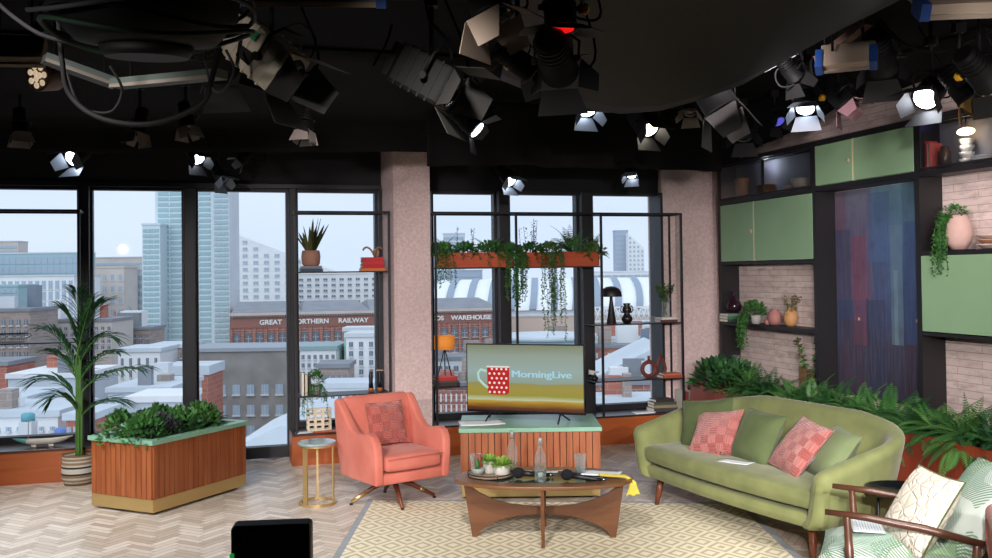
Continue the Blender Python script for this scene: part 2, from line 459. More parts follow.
# ================================================================ CITY OUTSIDE
GZ = -34.0
b = MB(); b.add([(-900, 14, GZ), (900, 14, GZ), (900, 1500, GZ), (-900, 1500, GZ)], [(0, 1, 2, 3)])
struct(b.build('ground', mat('asphalt', '#b5b7ba', .9, var=.2, scale=.05)))
# the building the studio stands on: facade below the floor
struct(rbox('wall_below', -6.6, 3.4, -11.8, .75, GZ, -.26, mat('own_facade', '#6b6b70', .8)))

M_wband = mat('far_window', '#a5b5c4', .25, spec=.7)
M_wdark = mat('far_window_dark', '#6f7b89', .25, spec=.7)
M_wteal = mat('far_window_teal', '#9dbcc2', .25, spec=.7)
M_pale = mat('pale_concrete', '#d2d6da', .85, var=.08, scale=.3)
M_beige = mat('beige_stone', '#cdc4bd', .9, var=.12, scale=.2)
M_stucco = mat('white_stucco', '#e9ebec', .8, var=.06, scale=.4)
M_glassw = mat('glass_wall', '#d3dfe3', .3, spec=.7)
M_slate = mat('slate_roof', '#8d9198', .8, var=.15, scale=.4)
M_roofw = mat('white_roof', '#ccd5dc', .75, var=.1, scale=.2)
M_brick = brickmat('far_brick', '#a87263', '#985f50', '#c2aca3', w=1.2, h=.4, msize=.03, noise_c='#7d5248', bumpd=.02)
M_brick2 = brickmat('red_brick', '#b87465', '#aa6757', '#b98a7b', w=1.2, h=.4, msize=.03, bumpd=.02)
M_brown = brickmat('brown_brick', '#a89a92', '#988a82', '#b0a6a0', w=1.2, h=.4, msize=.03, noise_c='#86786f', bumpd=.02)

def building(label, x0, x1, yt, Y, depth, m, cols=0, rows=0, ya=None, yb=None, wm=None, ww=.55, wh=.55, roofm=None, rot=0, cat='building', sill=None, yt2=None, parapet=.0, band=False, zb=GZ, arch=False):
    depth = depth*.35
    pc = PY((x0+x1)/2, yt, Y); pl = PY(x0, yt, Y); pr = PY(x1, yt, Y)
    Wd = (pr-pl).length; H = pc.z-zb
    M = Matrix.Translation((pc.x, Y, zb)) @ Matrix.Rotation(rot, 4, 'Z')
    t = thing('building', label, cat, M=M)
    b = MB()
    if yt2 is None: b.box(-Wd/2, Wd/2, 0, depth, 0, H)
    else:
        H2 = PY(x1, yt2, Y).z-zb
        b.prism([(-Wd/2, 0), (Wd/2, 0), (Wd/2, H2), (-Wd/2, H)], 0, -depth, ax='y')
    b.build('wall', m, t)
    if yt2 is None:
        r = MB(); r.box(-Wd/2-.15, Wd/2+.15, -.15, depth+.15, H, H+.35+parapet); r.build('roof', roofm or m, t)
    if Y < 132 and yt2 is None and Wd > 4 and 'paned windows' not in label and 'stucco' not in label:
        rq = random.Random(int(x0*7+yt)); 
        for k in range(3+int(Wd/9)):
            w_, h_, d_ = rq.uniform(.5, 1.9)*Y/80, rq.uniform(.5, 2.1)*Y/80, rq.uniform(.5, 1.4)*Y/80; x_ = rq.uniform(-Wd/2+w_, Wd/2-w_); y_ = rq.uniform(.1, max(.2, depth-d_))
            q = MB(); q.box(x_-w_/2, x_+w_/2, y_, y_+d_, H+.3, H+.35+h_); q.build('rooftop_unit' if k % 3 else 'chimney', [M_pale, M_stucco, M_brick2, M_slate, M_wdark, M_brown][rq.randrange(6)], t)
    if cols:
        za = PY(x0, ya, Y).z-zb; zbm = PY(x0, yb, Y).z-zb
        dx = Wd/cols; dz = (za-zbm)/rows; first = None
        if band:
            for j in range(rows):
                z = zbm+dz*(j+.5)
                if yt2 is not None: pass
                if first is None:
                    q = MB(); q.box(-Wd/2+dx*.2, Wd/2-dx*.2, -.12, .05, -dz*wh/2, dz*wh/2)
                    n = cols
                    for i in range(1, n): 
                        q.cur = 1; X = -Wd/2+dx*i; q.box(X-dx*.03, X+dx*.03, -.2, .0, -dz*wh/2, dz*wh/2); q.cur = 0
                    first = q.build('window_band', [wm or M_wband, m], t, loc=(0, 0, z))
                else: kid(first, Matrix.Translation((0, 0, z)), t)
            return t
        cnt = 0
        for j in reversed(range(rows)):
            for i in range(cols):
                X = -Wd/2+dx*(i+.5); z = zbm+dz*(j+.5)
                if yt2 is not None and z+dz*.5 > H+(H2-H)*(i+.5)/cols: continue
                cnt += 1
                if cnt > 100: return t
                if first is None:
                    q = MB(); w2, h2 = dx*ww/2, dz*wh/2
                    q.box(-w2, w2, -.05, .05, -h2, h2)
                    if arch: q.prism([(w2*cos(k*pi/6), h2+w2*.8*sin(k*pi/6)) for k in range(7)], .05, -.05, ax='y')
                    q.cur = 1
                    q.box(-w2*1.12, w2*1.12, -.18, .0, -h2*1.15-.08, -h2); q.box(-w2*.06, w2*.06, -.1, -.05, -h2, h2)
                    first = q.build('window', [wm or M_wdark, M_pale], t, loc=(X, 0, z))
                else: kid(first, Matrix.Translation((X, 0, z)), t)
    return t

# ---- far skyline
building('large pale office block with a blue glazed top storey, far left skyline', -60, 74, 277, 210, 40, M_stucco, 20, 5, 281, 335, M_wband, ww=.6, wh=.78, roofm=M_pale)
t = building('long blue glass penthouse block behind the pale grid-fronted office', -60, 79, 254, 255, 30, M_wteal, 22, 2, 257, 276, M_wband, wh=.75, band=True, roofm=M_pale)
building('small beige tower at the far left edge of the skyline', -20, 18, 242, 330, 20, M_beige, 6, 2, 245, 255, M_wband, band=True)
building('teal glazed low block at the left window edge', -40, 18, 287, 150, 18, M_wteal, 9, 4, 289, 312, M_wband, wh=.7, band=True)
building('beige flat-topped block behind the stone tower in the second window', 88, 142, 258, 300, 30, M_beige, 8, 6, 262, 292, M_wband, wh=.45, band=True)
building('pale stone tower with a stepped top in the second window', 93, 124, 268, 230, 25, M_beige, 4, 5, 272, 330, M_wband, ww=.4, wh=.5)
building('grey office slab beside the glass tower, second window', 122, 145, 270, 240, 22, M_pale, 5, 7, 274, 330, M_wteal, wh=.5, band=True)
# glass tower, stepped
building('shorter left wing of the blue-green glass tower', 142, 160, 225, 181, 24, M_glassw, 3, 22, 228, 345, M_wteal, wh=.62, band=True)
building('tall main shaft of the blue-green glass tower', 155, 213, 176, 185, 24, M_glassw, 4, 30, 180, 345, M_wteal, wh=.62, band=True)
building('narrow side shaft of the blue-green glass tower in the door window', 213, 229, 178, 183, 20, M_pale, 3, 30, 182, 345, M_wteal, wh=.6, band=True)
# white block with sloping top
building('white residential slab with a long sloping roofline behind the warehouse', 229, 378, 231, 240, 26, M_stucco, 14, 12, 232, 314, M_wband, ww=.45, wh=.4, yt2=287)
building('white gridded residential block in front of the sloping slab', 297, 378, 274, 215, 20, M_stucco, 10, 5, 277, 305, M_wdark, ww=.5, wh=.38)
building('grey block with a fin-lined front on the skyline behind the hanging planters', 443, 464, 234, 330, 20, M_pale, 6, 5, 236, 262, M_wband, wh=.6, band=True)
building('low grey slab behind the arched station roof', 436, 482, 271, 290, 20, mat('bluegrey_slab', '#a9b4c4', .8), 6, 2, 274, 285, M_wband, wh=.4, band=True)
building('slim grey tower on the skyline behind the mushroom lamp', 615, 628, 231, 380, 20, mat('bluegrey_slab', '#a9b4c4', .8), 3, 10, 234, 280, M_wband, wh=.5, band=True)
building('white slab tower with sloping side on the skyline in the right window', 628, 644, 233, 372, 20, M_stucco, 4, 10, 236, 280, M_wband, ww=.5, wh=.45, yt2=248)
building('low white block between tower and arched roof, right window', 590, 662, 272, 300, 20, M_stucco, 10, 3, 274, 288, M_wband, wh=.4, band=True)

# ---- arched white train shed
def shed(x0, x1, Y, ytop, yspring, n, label):
    p0, p1 = PY(x0, yspring, Y), PY(x1, yspring, Y); zt = PY(x0, ytop, Y).z
    t = thing('station_hall', label, 'station', loc=(p0.x, Y, p0.z)); Wd = p1.x-p0.x; H = zt-p0.z; seg = Wd/n
    b = MB(); b.box(0, Wd, .5, 30, -40, 0); b.build('wall', M_pale, t)
    fr = fb = None
    for i in range(n):
        if fr is None:
            q = MB(); q.grid(lambda s, r: (seg*(.32*r)+seg*s*.68+0, 2+r*28 if False else .0+26*(1-cos(r*pi/2)), H*sin(r*pi/2)), 6, 12)
            fr = q.build('roof_bay', mat('shed_white', '#f2f5f7', .6), t, loc=(0, 0, 0)); 
            q = MB(); q.grid(lambda s, r: (seg*.32*r+seg*(.68+.32*s), 26*(1-cos(r*pi/2))-.4, H*sin(r*pi/2)+.3), 3, 12)
            fb = q.build('roof_rib', mat('rib_grey', '#97a5b5', .7), t)
        else:
            kid(fr, Matrix.Translation((i*seg, 0, 0)), t); kid(fb, Matrix.Translation((i*seg, 0, 0)), t)
    return t
shed(408, 664, 235, 281, 312, 12, 'long white arched station roof with grey ribs behind the warehouse')

# ---- the brick warehouse with lettering
Yw = 160
def warehouse():
    WR = R(14); pl = PY(231, 313, Yw)
    def LX(px):
        d = ray(px, 320); n_ = V3((-sin(WR), cos(WR), 0)); t_ = (pl-CAMP).dot(n_)/d.dot(n_); return (CAMP+d*t_-pl).dot(V3((cos(WR), sin(WR), 0)))
    Wd = LX(500); H = pl.z-GZ
    t = thing('warehouse', 'long red-brick goods warehouse with white lettering along its cornice', 'warehouse', loc=(pl.x, Yw, GZ), rz=WR)
    b = MB(); b.box(0, Wd, 0, 26, 0, H); b.build('wall', M_brick, t)
    b = MB(); b.box(-.3, Wd+.3, -.7, 0, H-.5, H-.05); n = 110
    for i in range(n): x = Wd*(i+.3)/n; b.box(x, x+.2, -.5, 0, H-.8, H-.5)
    b.build('cornice', M_beige, t)
    b = MB(); b.box(-.05, Wd, -.12, 0, H-2.5, H-.95); b.build('letter_band', mat('band_brick', '#9a6d62', .9), t)
    b = MB()
    for i in range(4):
        a, c = Wd*i/4, Wd*(i+1)/4
        b.add([(a, 0, H), (c, 0, H), (c, 26, H), (a, 26, H), (a+1, 13, H+1.5), (c-1, 13, H+1.5)], [(0, 1, 5, 4), (1, 2, 5), (2, 3, 4, 5), (3, 0, 4)])
    b.build('roof', M_slate, t)
    words = [('GREAT', 259.5, 282), ('NORTHERN', 291, 328.5), ('RAILWAY', 338.5, 368.5), ("COMPANY'S", 379, 415), ('GOODS', 421, 443.5), ('WAREHOUSE', 450.5, 491)]
    ml = mat('white_letters', '#f3f1ec', .6)
    for w, xa, xb in words:
        A = LX(xa); B = LX(xb)
        me = text_mesh(w, 1.1, 'lettering', ml, t, Matrix.Translation((0, 0, 0)) @ Matrix.Rotation(pi/2, 4, 'X'), .08, bold=.03)
        xsn = [v.co.x for v in me.data.vertices]; w0, w1 = min(xsn), max(xsn); k = (B-A)/(w1-w0)
        for v in me.data.vertices: v.co.x = (v.co.x-w0)*k+A; v.co.y -= .22; v.co.z += H-2.05
    # windows: arched, two rows
    first = None
    for j in range(4):
        for i in range(25):
            X = Wd*(i+.5)/25; z = H-4.3-j*2.6
            if first is None:
                q = MB(); q.box(-.6, .6, -.06, .05, -.8, .4); q.prism([(.6*cos(k*pi/6), .4+.45*sin(k*pi/6)) for k in range(7)], .05, -.06, ax='y')
                q.cur = 1; q.box(-.7, .7, -.2, 0, -.95, -.8); q.box(-.04, .04, -.1, 0, -.8, .4); q.box(-.6, .6, -.1, 0, -.1, -.02)
                first = q.build('window', [M_wdark, M_beige], t, loc=(X, 0, z))
            else: kid(first, Matrix.Translation((X, 0, z)), t)
    b = MB()
    for i in range(26): X = Wd*i/25; b.box(X-.25, X+.25, -.35, 0, 0, H-2.6)
    b.build('pilasters', M_brick, t)
warehouse()

# ---- mid and near buildings
building('brown brick block at the left edge, below the wire basket', -60, 30, 312, 110, 20, M_brown, 12, 5, 318, 372, M_wdark, ww=.5, wh=.55, roofm=M_slate)
building('grey stone block with dark roof behind the palm', 26, 112, 322, 120, 20, M_beige, 14, 4, 326, 352, M_wdark, ww=.45, wh=.5, roofm=M_slate)
building('stone hall with dark pitched roof behind the palm', 100, 150, 330, 128, 16, M_brown, 8, 3, 334, 352, M_wdark, ww=.45, wh=.5, roofm=M_slate)
def church(x, ytop, ybase, Y):
    p = PY(x, ybase, Y); q = PY(x, ytop, Y); h = q.z-p.z; w = h*.25
    t = thing('church_tower', 'red-brown gothic church tower with corner pinnacles in the second window', 'tower', loc=(p.x, Y, p.z-20))
    b = MB(); b.box(-w, w, 0, 2*w, 0, 20+h*.62); b.build('wall', M_brick2, t)
    b = MB(); b.add([(-w, 0, 20+h*.62), (w, 0, 20+h*.62), (w, 2*w, 20+h*.62), (-w, 2*w, 20+h*.62), (0, w, 20+h)], [(0, 1, 4), (1, 2, 4), (2, 3, 4), (3, 0, 4)]); b.build('spire', M_slate, t)
    f = None
    for sx in (-1, 1):
        for sy in (0, 2*w):
            b = MB(); b.lathe([(w*.2, 0), (w*.2, h*.2), (.01, h*.36)], 6, cap=False); b.build('pinnacle', M_brick2, t, loc=(sx*w, sy, 20+h*.55))
    for k in (-.4, .4):
        b = MB(); b.box(-w*.15, w*.15, -.1, .1, -h*.12, h*.1); b.build('window', M_wdark, t, loc=(k*w, 0, 20+h*.36))
church(125, 306, 346, 150)
building('white rendered block with tall dark windows in the second window', 118, 160, 352, 88, 14, M_stucco, 5, 3, 356, 392, M_wdark, ww=.3, wh=.6, roofm=M_roofw)
building('brown and white tower house behind the palm leaves', 148, 186, 348, 96, 14, M_brown, 5, 4, 352, 384, M_wdark, ww=.45, wh=.55, roofm=M_roofw)
building('plain red brick stair block beside the green-topped planter', 162, 208, 375, 78, 12, M_brick2, roofm=M_roofw, parapet=.4)
building('flat white roof block low in the second window', 108, 170, 392, 66, 20, M_roofw, 7, 2, 398, 420, M_wband, ww=.5, wh=.4, roofm=M_roofw)
building('big pale shed with a blank wall at the left', 8, 84, 378, 72, 18, M_roofw, roofm=M_stucco)
building('pale stepped roof block at the left of the blank shed', -30, 26, 402, 60, 14, M_stucco, 6, 2, 408, 430, M_wband, ww=.5, wh=.4, roofm=M_roofw)
building('low white flat-roofed block below the blank shed', -30, 58, 417, 52, 14, M_stucco, 8, 2, 424, 446, M_wband, ww=.45, wh=.35, roofm=M_roofw)
building('small red brick house end at the far left', -40, 7, 366, 80, 14, M_brick2, roofm=M_slate)
building('small brick and glass annex beside the blue tank', 66, 92, 420, 50, 10, M_brick2, 4, 2, 424, 446, M_wband, ww=.7, wh=.5, roofm=M_roofw)
building('white plant room block in the lower second window', 128, 180, 402, 55, 10, M_roofw, 4, 1, 408, 424, M_wband, ww=.5, wh=.5, roofm=M_stucco)
def tank(x, y, Y, r, h, m, label):
    p = PY(x, y, Y); t = thing('roof_tank', label, 'tank', loc=(p.x, Y, p.z))
    b = MB(); b.lathe([(r, 0), (r, h*.8), (r*.8, h*.95), (.02, h)], 18); b.build('drum', m, t)
    b = MB(); b.box(-r, r, -r, r, -3, 0); b.build('plinth', M_pale, t)
tank(28, 421, 49, .33, .42, mat('teal_tank', '#5fa3ad', .5), 'small teal rooftop tank on the low white block at the left')
tank(60.5, 440, 46, .26, .6, mat('blue_tank', '#5b7fc0', .5), 'blue rooftop tank behind the white boat ornament')
# grey stone building below the warehouse in the door window
building('big grey brick building with paned windows filling the lower door window', 186, 372, 351, 92, 20, mat('grey_brick', '#97938f', .9, var=.18, scale=.5, col2='#85807d'), 13, 4, 380, 462, M_wband, ww=.52, wh=.48, roofm=mat('grey_lead', '#9ba0a8', .7))
t = thing('roof', 'pale ribbed sloping roof at the bottom of the door window', 'roof', loc=PY(252, 452, 40))
b = MB(); p2 = PY(300, 412, 44)-PY(252, 452, 40); b.prism([(-1.2, 0), (p2.x, p2.z), (p2.x+3, p2.z-.2), (3, -2.5), (-1, -2.5)], 0, -9, ax='y')
b.build('slope', M_roofw, t)
# white stucco building in window 4
building('white stucco corner building with green glazed top behind the trailing plant', 346, 386, 337, 84, 12, M_stucco, 4, 6, 340, 395, M_wdark, ww=.4, wh=.55, roofm=M_pale)
building('green glazed rooftop storey above the white stucco building', 344, 388, 331, 90, 8, mat('green_glaze', '#9fc3b4', .3, spec=.7), 6, 1, 333, 345, M_wteal, wh=.8, band=True, roofm=M_pale)
building('pale bay-fronted houses behind the shelving plant', 300, 336, 350, 88, 10, M_stucco, 6, 3, 353, 378, M_wdark, ww=.5, wh=.5, roofm=mat('teal_roof', '#8fa9ab', .7))
building('dark slate-roofed terrace beside the white stucco building', 318, 348, 368, 78, 10, M_brown, 5, 3, 373, 400, M_wdark, ww=.5, wh=.5, roofm=M_slate)
building('low white block under the slate-roofed terrace', 322, 372, 388, 66, 9, M_stucco, 7, 2, 392, 418, M_wdark, ww=.5, wh=.5, roofm=M_roofw)
# windows 5..7
building('grey and brick block behind the orange table lamp', 428, 500, 360, 100, 14, M_pale, 9, 2, 364, 384, M_wdark, ww=.6, wh=.55, roofm=M_slate)
building('pink brick terrace at the foot of the window left of the television', 428, 500, 388, 84, 12, M_brick, 14, 3, 392, 424, M_stucco, ww=.3, wh=.6, roofm=M_slate)
def disc(x, y, Y, r, label):
    p = PY(x, y, Y); t = thing('rotunda', label, 'building', loc=(p.x, Y+r, p.z))
    b = MB(); b.lathe([(r, -20), (r, 0)], 40); b.build('wall', M_wteal, t)
    b = MB(); b.lathe([(r*1.03, 0), (r*1.03, .5), (r*.97, .5), (r*.9, .1)], 40, cap=True); b.build('roof', M_roofw, t)
disc(549, 342, 105, 5.6, 'round glass-walled building with white roof rim above the television')
building('long curved beige wall under the arched station roof', 492, 662, 316, 185, 4, mat('tan_wall', '#cdb9ab', .85), roofm=M_pale)
building('teal and red glazed block behind the black figure sculpture', 592, 662, 328, 150, 16, M_brick2, 7, 1, 330, 340, M_wteal, ww=.6, wh=.8, roofm=M_roofw)
building('flat white roof with long edge in the right window', 585, 662, 339, 130, 10, M_roofw, roofm=M_roofw)
building('orange brick terrace with white-framed windows in the right window', 588, 664, 348, 112, 14, M_brick2, 13, 3, 351, 377, M_stucco, ww=.3, wh=.5, roofm=M_slate)
t = thing('gabled_roof', 'pale pointed metal roof behind the round brown vase', 'roof', loc=PY(648, 384, 84))
b = MB(); b.prism([(-6, 0), (1.2, 3.4), (6, 1), (6, -4), (-6, -4)], 0, -10, ax='y'); b.build('slope', M_roofw, t)
building('pink brick mansion block low in the right window', 590, 668, 385, 80, 12, M_brick, 14, 2, 388, 404, M_wdark, ww=.3, wh=.7, roofm=M_slate)
building('flat white rooftops at the bottom of the right window', 584, 668, 403, 62, 8, M_roofw, roofm=M_roofw)
building('white flat-roofed block behind the television screen', 500, 592, 352, 120, 20, M_stucco, 10, 3, 356, 380, M_wband, roofm=M_roofw)
# rooftop railing with crossed bars before the station roof
t = thing('roof_railing', 'white criss-cross railing before the station roof, right window', 'railing', loc=PY(590, 322, 178))
b = MB(); Lr = (PY(662, 322, 178)-PY(590, 322, 178)).x
for i in range(14):
    x = Lr*i/14; b.cyl((x, 0, 0), (x+Lr/14, 0, 2.6), .12, n=5); b.cyl((x+Lr/14, 0, 0), (x, 0, 2.6), .12, n=5)
b.box(0, Lr, -.1, .1, 2.5, 2.8); b.box(0, Lr, -.1, .1, 0, .25); b.build('bars', M_stucco, t)

# more of the city to the left, seen when stepping sideways
for x0, x1, yt, Y, m, wm, lab in ((-330, -240, 262, 220, M_beige, M_wband, 'beige office block far to the left of the skyline'), (-240, -150, 246, 260, M_glassw, M_wteal, 'blue glazed slab far to the left of the skyline'), (-150, -62, 268, 230, M_pale, M_wband, 'pale concrete block left of the gridded office'),
                              (-320, -200, 318, 120, M_brick, M_wdark, 'red brick warehouse block far left of the windows'), (-200, -100, 306, 135, M_brown, M_wdark, 'brown brick mill block left of the windows'), (-100, -62, 330, 105, M_beige, M_wdark, 'stone corner block left of the brown mill'),
                              (-300, -170, 372, 75, M_stucco, M_wdark, 'white rendered block low at the far left'), (-170, -40, 352, 90, M_brick2, M_wdark, 'orange brick block low left of the shed'), (-200, -60, 398, 60, M_roofw, M_wband, 'low pale flat block at the far lower left')):
    building(lab, x0, x1, yt, Y, 18, m, 12, 5, yt+6, min(yt+60, 470), wm, ww=.5, wh=.5, roofm=M_slate if Y < 110 else M_pale)
# ================================================================ FURNITURE
def fabric(name, c1, c2, sheen=.18, scale=4, rough=.85, b_=.25, bs=220):
    return mat(name, c1, rough, col2=c2, scale=scale, sheen=sheen, bump=b_, bscale=bs)
M_coral = fabric('coral_velvet', '#dc8070', '#c96b5b', scale=3)
M_coral2 = fabric('coral_pattern', '#b95043', '#a13f36', scale=22)
M_olive = fabric('olive_velvet', '#848a57', '#71784b', scale=5, sheen=.2)
M_olive2 = fabric('olive_dark', '#56633a', '#465230', scale=5, sheen=.15)
M_pinkc = fabric('pink_pattern', '#c96f66', '#b45c55', scale=30)

# ---- rug
def rug():
    m, nt, b = newmat('rug_weave')
    tc = N(nt, 'ShaderNodeTexCoord'); sp = N(nt, 'ShaderNodeSeparateXYZ'); L(nt, tc.outputs['Object'], sp.inputs[0])
    def tri(v, per):
        f = mathn(nt, 'FRACT', mathn(nt, 'DIVIDE', v, per)); return mathn(nt, 'ABSOLUTE', mathn(nt, 'SUBTRACT', f, .5))
    s = mathn(nt, 'ADD', tri(sp.outputs[0], .205), tri(sp.outputs[1], .25))     # 0..1
    st = mathn(nt, 'FRACT', mathn(nt, 'MULTIPLY', s, 3.0))
    a = mathn(nt, 'GREATER_THAN', st, .58)
    nz = N(nt, 'ShaderNodeTexNoise', i_Scale=160.0); L(nt, tc.outputs['Object'], nz.inputs[0])
    c = mixc(nt, a, srgb('#f3ead0'), srgb('#c3b795')); c = mixc(nt, mathn(nt, 'MULTIPLY', nz.outputs[0], .3), c, srgb('#d9d0ba'))
    L(nt, c, b.inputs['Base Color']); b.inputs['Roughness'].default_value = .95
    bp = N(nt, 'ShaderNodeBump', i_Strength=.5, i_Distance=.004); L(nt, a, bp.inputs['Height']); L(nt, bp.outputs[0], b.inputs['Normal'])
    q = [(-1.045, 7.715), (-1.085, 4.2), (1.885, 4.2), (1.885, 7.44)]
    c = V3((.4, 6)); 
    inn = [(-1.0, 7.66), (-1.03, 4.26), (1.825, 4.26), (1.825, 7.385)]
    t = thing('rug', 'cream rug with beige diamond lattice and grey border under the coffee table', 'rug')
    b = MB(); b.prism([(x, y) for x, y in q], .001, .008); b.build('border', fabric('rug_border', '#9aa0a6', '#8b9298', scale=30), t)
    b = MB(); b.prism([(x, y) for x, y in inn], .0081, .0105); b.build('field', m, t)
rug()

# ---- slatted desks and planters
def slatted(t, w, d, h, plinth=.12, gap=.02, slat=.052, opening=False):
    """box with its centre at the local origin, slatted on all sides, brass plinth and green top"""
    ht = .034
    b = MB(); b.box(-w/2+.01, w/2-.01, -d/2+.01, d/2-.01, plinth, h-ht-.001 if not opening else h-.1)
    b.build('carcass', mat('dark_carcass', '#3a2018', .7), t)
    b = MB()
    def run(L_, M):
        n = max(1, round(L_/slat)); s = L_/n
        for i in range(n): b.box(-L_/2+s*i+.003, -L_/2+s*(i+1)-.003, -.012, .006, plinth, h-ht-.001, M)
    for ang, L_, off in ((0, w, d/2), (pi, w, d/2), (pi/2, d, w/2), (-pi/2, d, w/2)):
        run(L_, Matrix.Rotation(ang, 4, 'Z') @ Matrix.Translation((0, -off, 0)))
    b.build('slats', M_redwoodz, t)
    b = MB(); b.box(-w/2-.006, w/2+.006, -d/2-.006, d/2+.006, gap, plinth-.001, bev=.003); b.build('plinth', M_gold, t)
    b = MB(); b.box(-w/2+.05, w/2-.05, -d/2+.05, d/2-.05, 0, gap); b.build('base', M_black, t)
    b = MB(); o = .025
    if opening:
        r = .045; x, y = w/2+o, d/2+o
        for a in ((-x, x, -y, -y+r+o), (-x, x, y-r-o, y), (-x, -x+r+o, -y+r+o, y-r-o), (x-r-o, x, -y+r+o, y-r-o)): b.box(*a, h-ht, h)
        b.build('top_rim', M_greentop, t)
        b = MB(); b.box(-w/2+.03, w/2-.03, -d/2+.03, d/2-.03, h-.099, h-.045); b.build('soil', mat('soil', '#2a2019', .95, bump=1, bscale=40), t)
    else:
        b.box(-w/2-o, w/2+o, -d/2-o, d/2+o, h-ht, h, bev=.004); b.build('top', M_greentop, t)
# left planter: corners from the photo
pB = PZ(152.5, 441.3, .567); pA = PZ(89.6, 435.2, .567); pC = PZ(249, 420.6, .567)
dC = (pC-pB); wP = dC.length; aP = atan2(dC.y, dC.x)
dP = abs((pA-pB).dot(V3((-sin(aP), cos(aP), 0)))); dP = (pA-pB).length
wP -= .05; dP -= .05
pB = pB+V3((cos(aP), sin(aP), 0))*.025+V3((-sin(aP), cos(aP), 0))*.025; pB.z = 0
PLc = pB+V3((cos(aP), sin(aP), 0))*wP/2+V3((-sin(aP), cos(aP), 0))*dP/2
planter = thing('planter_desk', 'slatted wooden planter with green rim and brass plinth, filled with leafy plants', 'planter', loc=PLc, rz=aP)
slatted(planter, wP, dP, .567, opening=True)
desk = thing('television_desk', 'slatted wooden cabinet with pale green top and brass plinth under the television', 'cabinet', loc=(.255, 8.02, 0), rz=.0)
slatted(desk, 1.09, .68, .567)

# ---- coffee table
CTL = (.30, 6.54)
ct = thing('coffee_table', 'oval walnut coffee table with glass inlay and sweeping crossed plank legs', 'coffee table', loc=(CTL[0], CTL[1], .0105), rz=R(-4))
def oval(a, b_, e=2.3, n=56): return [(a*abs(cos(t))**(2/e)*(1 if cos(t) >= 0 else -1), b_*abs(sin(t))**(2/e)*(1 if sin(t) >= 0 else -1)) for t in [2*pi*i/n for i in range(n)]]
def ring(out, inn, z0, z1, b):
    n = len(out); vs = [(p[0], p[1], z) for z in (z0, z1) for p in out]+[(p[0], p[1], z) for z in (z0, z1) for p in inn]
    fs = []
    for i in range(n):
        j = (i+1) % n
        fs += [(i, j, n+j, n+i), (2*n+j, 2*n+i, 3*n+i, 3*n+j), (n+i, n+j, 3*n+j, 3*n+i), (j, i, 2*n+i, 2*n+j)]
    b.add(vs, fs)
TH = .408
b = MB(); ring(oval(.605, .33), oval(.44, .2, 2.6), TH-.024, TH, b); o = b.build('tabletop', wood('teak', '#6b4428', '#855c3a', .35, sc=8, axis=0), ct); bevel(o, .006)
b = MB(); b.prism(oval(.438, .198, 2.6), TH-.014, TH-.004); b.build('glass_inlay', mat('dark_glass', '#39463f', .06, spec=.8), ct)
M_teak2 = wood('teak_leg', '#5c3820', '#794e30', .4, sc=8, axis=0)
def plank(s, name):
    hz = TH-.026
    top = [(-.53*s, hz), (-.50*s, .345), (-.44*s, .30), (-.34*s, .252), (-.22*s, .222), (-.1*s, .208), (0, .204)]
    bot = [(0, .155), (-.1*s, .153), (-.2*s, .142), (-.3*s, .115), (-.38*s, .078), (-.43*s, .04), (-.455*s, 0)]
    pts = [(-.485*s, 0), (-.51*s, .15), (-.545*s, hz)]+top+[(-x, z) for x, z in reversed(top[:-1])]+[(.545*s, hz), (.51*s, .15), (.485*s, 0)]+[(-x, z) for x, z in reversed(bot)]+bot[1:]
    # build as strips so the concave outline stays clean
    b = MB(); up = [(-.545*s, hz)]+top[0:]+[(-x, z) for x, z in reversed(top[:-1])]+[(.545*s, hz)]
    b.prism(pts, -.012, .012, ax='y'); o = b.build(name, M_teak2, ct)
    return o
plank(1, 'leg_frame')
o = plank(.56, 'leg_frame'); o.rotation_euler = (0, 0, pi/2)

